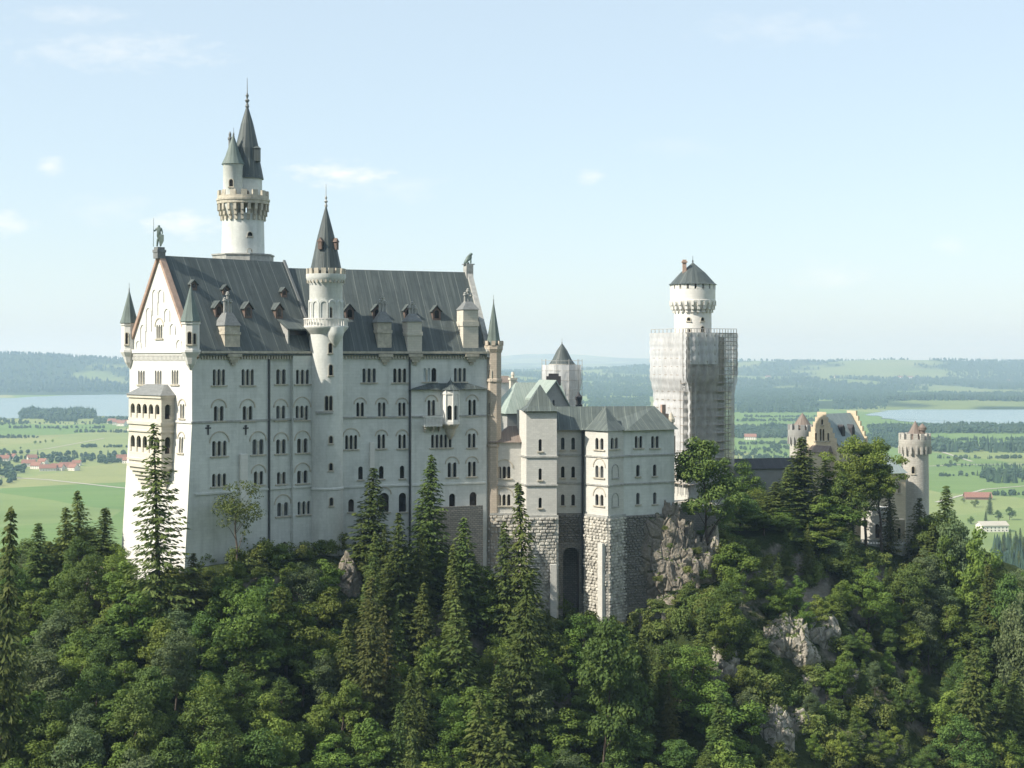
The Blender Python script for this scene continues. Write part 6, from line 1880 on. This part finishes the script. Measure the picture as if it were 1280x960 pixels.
def shrub(x, y, s_, label, group):
    cm = PROTO['shrub'][rgT.randrange(5)][0]
    o = bpy.data.objects.new("shrub", cm); COL.objects.link(o)
    o.location = (x, y, hgt(x, y) - .4); o.scale = (s_ * rgT.uniform(.85, 1.2), s_ * rgT.uniform(.85, 1.2), s_ * rgT.uniform(.8, 1.3)); o.rotation_euler = (0, 0, rgT.uniform(0, 6.28))
    tag(o, label, "shrub", group)
def shrubs():
    rg = random.Random(31); n_ = 0; tries = 0
    while n_ < 290 and tries < 9000:
        tries += 1
        y = rg.uniform(215, 385); x = rg.uniform(-0.38, 0.40) * y
        f = smooth_interp(x, HX, HF)
        if y > f - 1.5 and not (x < -82 or x > 140): continue
        g = hgt(x, y); u = U0 + F * x / y; v = V0 - F * (g + 2) / y
        if v > 975 or u < -20 or u > 1300 or v < 640: continue
        w_ = 1.0 if (u > 680 or f - y < 16) else 0.25
        if rg.random() > w_ or inside_clear(u, v): continue
        s_ = rg.uniform(.6, 1.5)
        lim = float(np.interp(u, LX, LV))
        if V0 - F * (g + 4 * s_) / y < lim - 8: continue
        shrub(x, y, s_, "low green shrub on the slope " + zone(u), "shrubs on the slope " + zone(u)); n_ += 1
shrubs()

# valley trees that stand apart
vt_g = "lone trees in the valley fields"
for i, (u, v, h, kind, lab) in enumerate(((44, 555, 9, 'broad', "small round tree in the left field, first of a short row"), (50, 555.5, 8, 'broad', "small round tree in the left field, second of a short row"), (57, 554, 8, 'broad', "small round tree in the left field, third of a short row"),
        (66, 553.5, 8, 'broad', "small round tree in the left field, last of a short row"), (75, 538, 9, 'broad', "low wide tree far out in the left meadow"), (26, 562, 6, 'broad', "tiny bush-like tree left of the short row in the field"),
        (1237, 643, 26, 'spruce', "tall dark conifer in the right field near the white house"), (1248, 652, 14, 'broad', "round tree behind the white house on the right"), (1219, 634, 12, 'broad', "round dark tree in the right field, larger of a pair"),
        (1205, 629, 8, 'broad', "small tree in the right field, smaller of a pair"), (1262, 650, 16, 'broad', "leafy tree right of the tall dark conifer in the valley"), (1195, 580, 13, 'broad', "leafy tree in front of the track behind the gate tower"),
        (1188, 581, 10, 'broad', "smaller leafy tree left of the track behind the gate tower"), (1180, 536, 24, 'spruce', "dark conifer sticking out of the belt by the right lake"), (1232, 651, 12, 'spruce', "short conifer left of the white house in the valley"), (1214, 655, 10, 'broad', "leafy tree below the pair in the right field"))):
    g = G(u, v); plant(kind, g.x, g.y, PLAIN, h, h * (.42 if kind == 'broad' else .2), lab, vt_g)
vg3 = "tall conifers at the foot of the hill on the right"
for i, (u, v, h) in enumerate(((1246, 712, 24), (1256, 705, 27), (1264, 715, 23), (1270, 700, 28), (1279, 708, 27), (1286, 716, 24), (1250, 722, 22), (1274, 722, 23), (1262, 692, 24), (1276, 688, 22))):
    g = G(u, v); plant('spruce', g.x, g.y, PLAIN, h, h * .19, "dark conifer of the valley wood behind the hill's right shoulder", vg3)

# ================================================================== ROCKS
def rock_material():
    t = NT("weathered_limestone_cliff")
    n1 = t.noise(t.pos((1, 1, .5)), 0.22, 6, 0.65); n2 = t.noise(t.pos((1, 1, 1.6)), 1.1, 6, 0.7)
    vo = t.n("ShaderNodeTexVoronoi", feature='DISTANCE_TO_EDGE'); vo.inputs["Scale"].default_value = 0.34; t.lk(t.pos((1, 1, .6)), vo.inputs["Vector"])
    c = t.mix(t.ramp(n1, [(0.35, 0.0), (0.65, 1.0)]), (0.30, 0.262, 0.21), (0.18, 0.165, 0.145))
    c = t.mix(t.math('MULTIPLY', t.ramp(n2, [(0.42, 0.0), (0.7, 1.0)]) , .65), c, (0.40, 0.37, 0.32))
    g = t.n("ShaderNodeNewGeometry"); sp = t.n("ShaderNodeSeparateXYZ"); t.lk(g.outputs["Normal"], sp.inputs[0])
    moss = t.math('ADD', sp.outputs[2], t.math('MULTIPLY', n2, .8))
    c = t.mix(t.ramp(moss, [(0.92, 0.0), (1.08, 1.0)]), c, (0.075, 0.10, 0.03))
    t.bump(t.math('ADD', t.math('MULTIPLY', n2, 1.2), t.ramp(vo.outputs["Distance"], [(0.0, 0.0), (0.10, 1.0)])), 1.0, 0.5)
    return t.fin(c, 0.95, 0.1)
M['rock'] = rock_material()
def ground_hit(u, v):
    y = 190.0
    while y < 420:
        if zpx(v, y) <= hgt((u - U0) / F * y, y): break
        y += 0.5
    return y
def rock(u, v, Y, rx_, ry_, rz_, seed, label, lean=0.0):
    if Y is None: Y = ground_hit(u, v) + ry_ * .45
    c = P(u, v, Y); bm = bmesh.new(); bmesh.ops.create_icosphere(bm, subdivisions=6, radius=1.0)
    off = Vector((seed * 3.1, seed * 1.7, seed))
    for q in bm.verts:
        d = q.co.copy()
        pz = Vector((d.x * rx_, d.y * ry_, d.z * rz_ * .55))
        w = Vector((noise.noise(pz * .5 + off), noise.noise(pz * .5 - off), noise.noise(pz * .5 + off * 2))) * .9
        s_ = 1 + .26 * noise.noise(d * 1.3 + off) + .12 * noise.noise(d * 3.1 + off)
        dist, pts_ = noise.voronoi((pz + w) * .19 + off)
        s_ += .16 * noise.cell(pts_[0] * 7.3) * 1.0
        dist2, pts2 = noise.voronoi((pz + w * .6) * .75 + off * 2)
        s_ += .07 * noise.cell(pts2[0] * 9.1)
        s_ -= .06 * math.exp(-((dist[1] - dist[0]) / .06) ** 2)
        s_ += .025 * noise.noise(pz * 2.4 + off) - .04 * abs(noise.noise(Vector((pz.x * .7, pz.y * .7, pz.z * .25)) + off))
        q.co = Vector((d.x * rx_ * s_ + lean * d.z, d.y * ry_ * s_, d.z * rz_ * s_))
    me = bpy.data.meshes.new("rock_outcrop"); bm.to_mesh(me); bm.free(); me.materials.append(M['rock'])
    for p in me.polygons: p.use_smooth = False
    o = bpy.data.objects.new("rock_outcrop", me); COL.objects.link(o); o.location = c
    return tag(o, label, "rock")
rock(846, 728, 305.5, 8.6, 4.6, 15.0, 3.0, "big tan rock face under the right block of the bower", -1.4)
rock(886, 708, 311, 2.6, 3.4, 8.0, 5.0, "narrow pale rock rib right of the big tan rock face", 1.0)
rock(800, 706, 306, 4.4, 4.0, 12, 6.0, "grey shaded rock between the bay footing and the big tan rock")
rock(836, 778, 301, 6.5, 4.0, 6.5, 41.0, "brown mossy rock step under the big tan rock face", 0.5)
rock(985, 818, None, 6.0, 5.0, 8.0, 9.0, "whitish cliff below the tall broad spruce, under the gatehouse")
rock(1018, 795, None, 4.5, 4.0, 5.0, 10.0, "grey rock ledge right of the whitish cliff")
rock(905, 834, None, 3.4, 3.6, 5.0, 12.0, "small pale rock showing between trees below the scaffolded tower")
rock(966, 922, None, 4.2, 3.6, 6.0, 14.0, "pale rock low on the slope at the bottom edge below the gatehouse")
rock(1045, 925, None, 5.0, 3.6, 3.0, 24.0, "flat grey rock at the bottom of the shrubby slope")
rock(436, 738, None, 2.6, 3.0, 6.5, 16.0, "reddish grey rock under the stair tower among trees")
rock(545, 795, None, 3.0, 3.2, 5.0, 18.0, "brownish rock between spruces below the east facade")
rock(124, 748, None, 2.8, 3.4, 5.0, 20.0, "tan rock patch on the slope left of the gable")
rock(610, 745, None, 2.6, 3.0, 6.0, 22.0, "pale rock at the left foot of the bower footings")
# ruined retaining ledge below the rock
RW = thing("ruined_ledge", tuple(P(822, 790, 293)), "small grass-topped ruined wall with stone posts below the big tan rock", "ruin")
FRW = Frame(tuple(P(800, 0, 295).xy), 8); w1 = FRW.s_at(846)
for a in (0.1, 4.6):
    mb = MB(); mb.fbox(FRW, a, a + 0.8, -0.8, 0, -62, zpx(766, 295)); mb.build("post", M['rubble'], RW)
mb = MB(); mb.fbox(FRW, 0, w1, -2.6, -0.9, -62, zpx(768, 295)); mb.build("wall", M['rubble'], RW)
mb = MB(); rg_ = random.Random(2)
for i in range(260):
    c = FRW.pt(rg_.uniform(-.3, w1 + .2), rg_.uniform(-2.6, .2), zpx(766, 295) + rg_.uniform(0, .45)); q = rg_.uniform(.25, .5)
    d_ = Vector((rg_.uniform(-1, 1), rg_.uniform(-1, 1), rg_.uniform(-.4, .6))).normalized() * q; e_2 = d_.orthogonal().normalized() * q * .6
    mb.add([c - d_, c + e_2, c + d_, c - e_2], [[0, 1, 2, 3]])
mb.build("grass_cap", M['leaf_shrub'], RW)
rgs = random.Random(91)
for i in range(24):
    a = 0.5 + i * 1.15; q = FW.pt(a, rgs.uniform(2.0, 6.5) + (1.0 if a < 4 else 0), 0)
    shrub(q.x, q.y, rgs.uniform(.55, 1.15), "leafy shrub along the foot of the shaded west wall", "shrubs at the foot of the palace")
for i in range(16):
    q = FE.pt(7.5 + i * 1.6, rgs.uniform(3.5, 7.0), 0)
    shrub(q.x, q.y, rgs.uniform(.7, 1.25), "leafy shrub between the spruces at the foot of the east wall", "shrubs at the foot of the east wall")
for u, v, Y, s_ in ((838, 684, 299.5, .40), (824, 725, 298, .5), (858, 716, 299.5, .55), (868, 745, 300, .9), (846, 752, 297.5, .7), (818, 755, 298, .8), (872, 690, 303.5, .6), (832, 662, 301.5, .35), (877, 722, 303, .8)):
    o_ = bpy.data.objects.new("shrub", PROTO['shrub'][rgT.randrange(5)][0]); COL.objects.link(o_); o_.location = P(u, v + 6 * s_, Y); o_.scale = (s_, s_, s_ * .9); o_.rotation_euler = (0, 0, rgT.uniform(0, 6))
    tag(o_, "small green shrub clinging to the big tan rock face", "shrub", "shrubs clinging to the rock face")
for u, v, s_ in ((790, 765, 1.0), (812, 792, 1.2), (826, 800, 1.3), (845, 796, 1.3), (858, 788, 1.2), (868, 770, 1.2), (880, 755, 1.1), (836, 782, .9), (862, 750, .8), (800, 782, 1.0), (770, 770, 1.1), (744, 764, .9), (710, 770, 1.0), (690, 765, 1.0), (875, 785, 1.3), (890, 775, 1.4), (966, 848, 1.2), (985, 860, 1.1), (958, 870, 1.3), (948, 846, 1.2), (1002, 878, 1.2), (984, 886, 1.1), (970, 896, 1.0), (940, 868, 1.3), (1012, 845, .9), (976, 874, .9), (962, 832, .9), (1020, 862, 1.1), (950, 888, 1.2), (905, 700, 1.2), (922, 712, 1.3), (938, 720, 1.2), (955, 735, 1.2), (1030, 715, 1.2), (1085, 715, 1.2), (1100, 708, 1.1), (1075, 705, 1.1), (1240, 730, 1.3), (1262, 742, 1.3), (1275, 755, 1.3), (1250, 752, 1.4),
                 (905, 700, 1.1), (900, 735, 1.2), (780, 752, .8), (300, 700, 1.2), (275, 704, 1.1), (325, 698, 1.1), (350, 694, 1.2), (375, 690, 1.2), (392, 688, 1.0), (255, 708, 1.0), (425, 694, 1.1), (410, 692, 1.0)):
    y = ground_hit(u, v); x = (u - U0) / F * y
    shrub(x, y, s_, "low green shrub on the slope " + zone(u), "shrubs on the slope " + zone(u))
M['pale_rock'] = M['rock'].copy(); M['pale_rock'].name = "pale_limestone_scar"
for n_ in M['pale_rock'].node_tree.nodes:
    if n_.bl_idname == 'ShaderNodeMix':
        for k_ in ("A", "B"):
            c_ = n_.inputs[k_].default_value if n_.data_type != 'RGBA' else [q for q in n_.inputs if q.name == k_ and q.type == 'RGBA'][0].default_value
            try:
                if c_[0] > .14: c_[0] *= 1.5; c_[1] *= 1.55; c_[2] *= 1.6
            except Exception: pass
for i, (u, v, a, b, c, lab) in enumerate(((1000, 906, 2.4, 2.4, 3.0, "pale limestone scar near the bottom, right of the pale low rock"), (1012, 858, 2.0, 2.2, 2.6, "small pale scar in the middle of the shrubby slope"), (1092, 892, 2.2, 2.2, 2.0, "pale scar at the right of the shrubby slope"),
        (928, 900, 2.2, 2.4, 3.2, "pale scar on the slope left of the pale low rock"), (1120, 935, 2.6, 2.4, 2.4, "pale scar at the bottom right below the gatehouse slope"), (1070, 845, 1.6, 2.0, 1.6, "smallest pale scar below the gatehouse forecourt trees"), (985, 786, 3.0, 3.0, 3.4, "pale scar directly above the whitish cliff"))):
    rock(u, v, None, a, b, c, 31.0 + i * 2.3, lab)
for o in COL.objects:
    if o.name.startswith("rock_outcrop") and ("pale" in o["label"] or "whitish" in o["label"]): o.data.materials[0] = M['pale_rock']

# ================================================================== HAZE: one closed box of even air round everything
def haze():
    x0, x1, y0, y1, z0, z1 = -42000, 42000, -3500, 58000, -199.5, 285
    vs = [(x, y, z) for z in (z0, z1) for x, y in ((x0, y0), (x1, y0), (x1, y1), (x0, y1))]
    me = bpy.data.meshes.new("haze"); me.from_pydata(vs, [], [(3, 2, 1, 0), (4, 5, 6, 7), (0, 1, 5, 4), (1, 2, 6, 5), (2, 3, 7, 6), (3, 0, 4, 7)])
    m = bpy.data.materials.new("pale_air"); m.use_nodes = True; t = m.node_tree; t.nodes.clear()
    o_ = t.nodes.new("ShaderNodeOutputMaterial"); v_ = t.nodes.new("ShaderNodeVolumePrincipled")
    v_.inputs["Color"].default_value = (0.52, 0.73, 1.0, 1); v_.inputs["Absorption Color"].default_value = (0.62, 0.45, 0.5, 1)
    v_.inputs["Density"].default_value = 0.000082; v_.inputs["Anisotropy"].default_value = 0.1
    t.links.new(v_.outputs[0], o_.inputs["Volume"]); me.materials.append(m)
    o = bpy.data.objects.new("haze", me); COL.objects.link(o); tag(o, "pale summer haze over the valley", None, None, "stuff")
haze()
print("COUNTS", counts, len(bpy.data.objects))
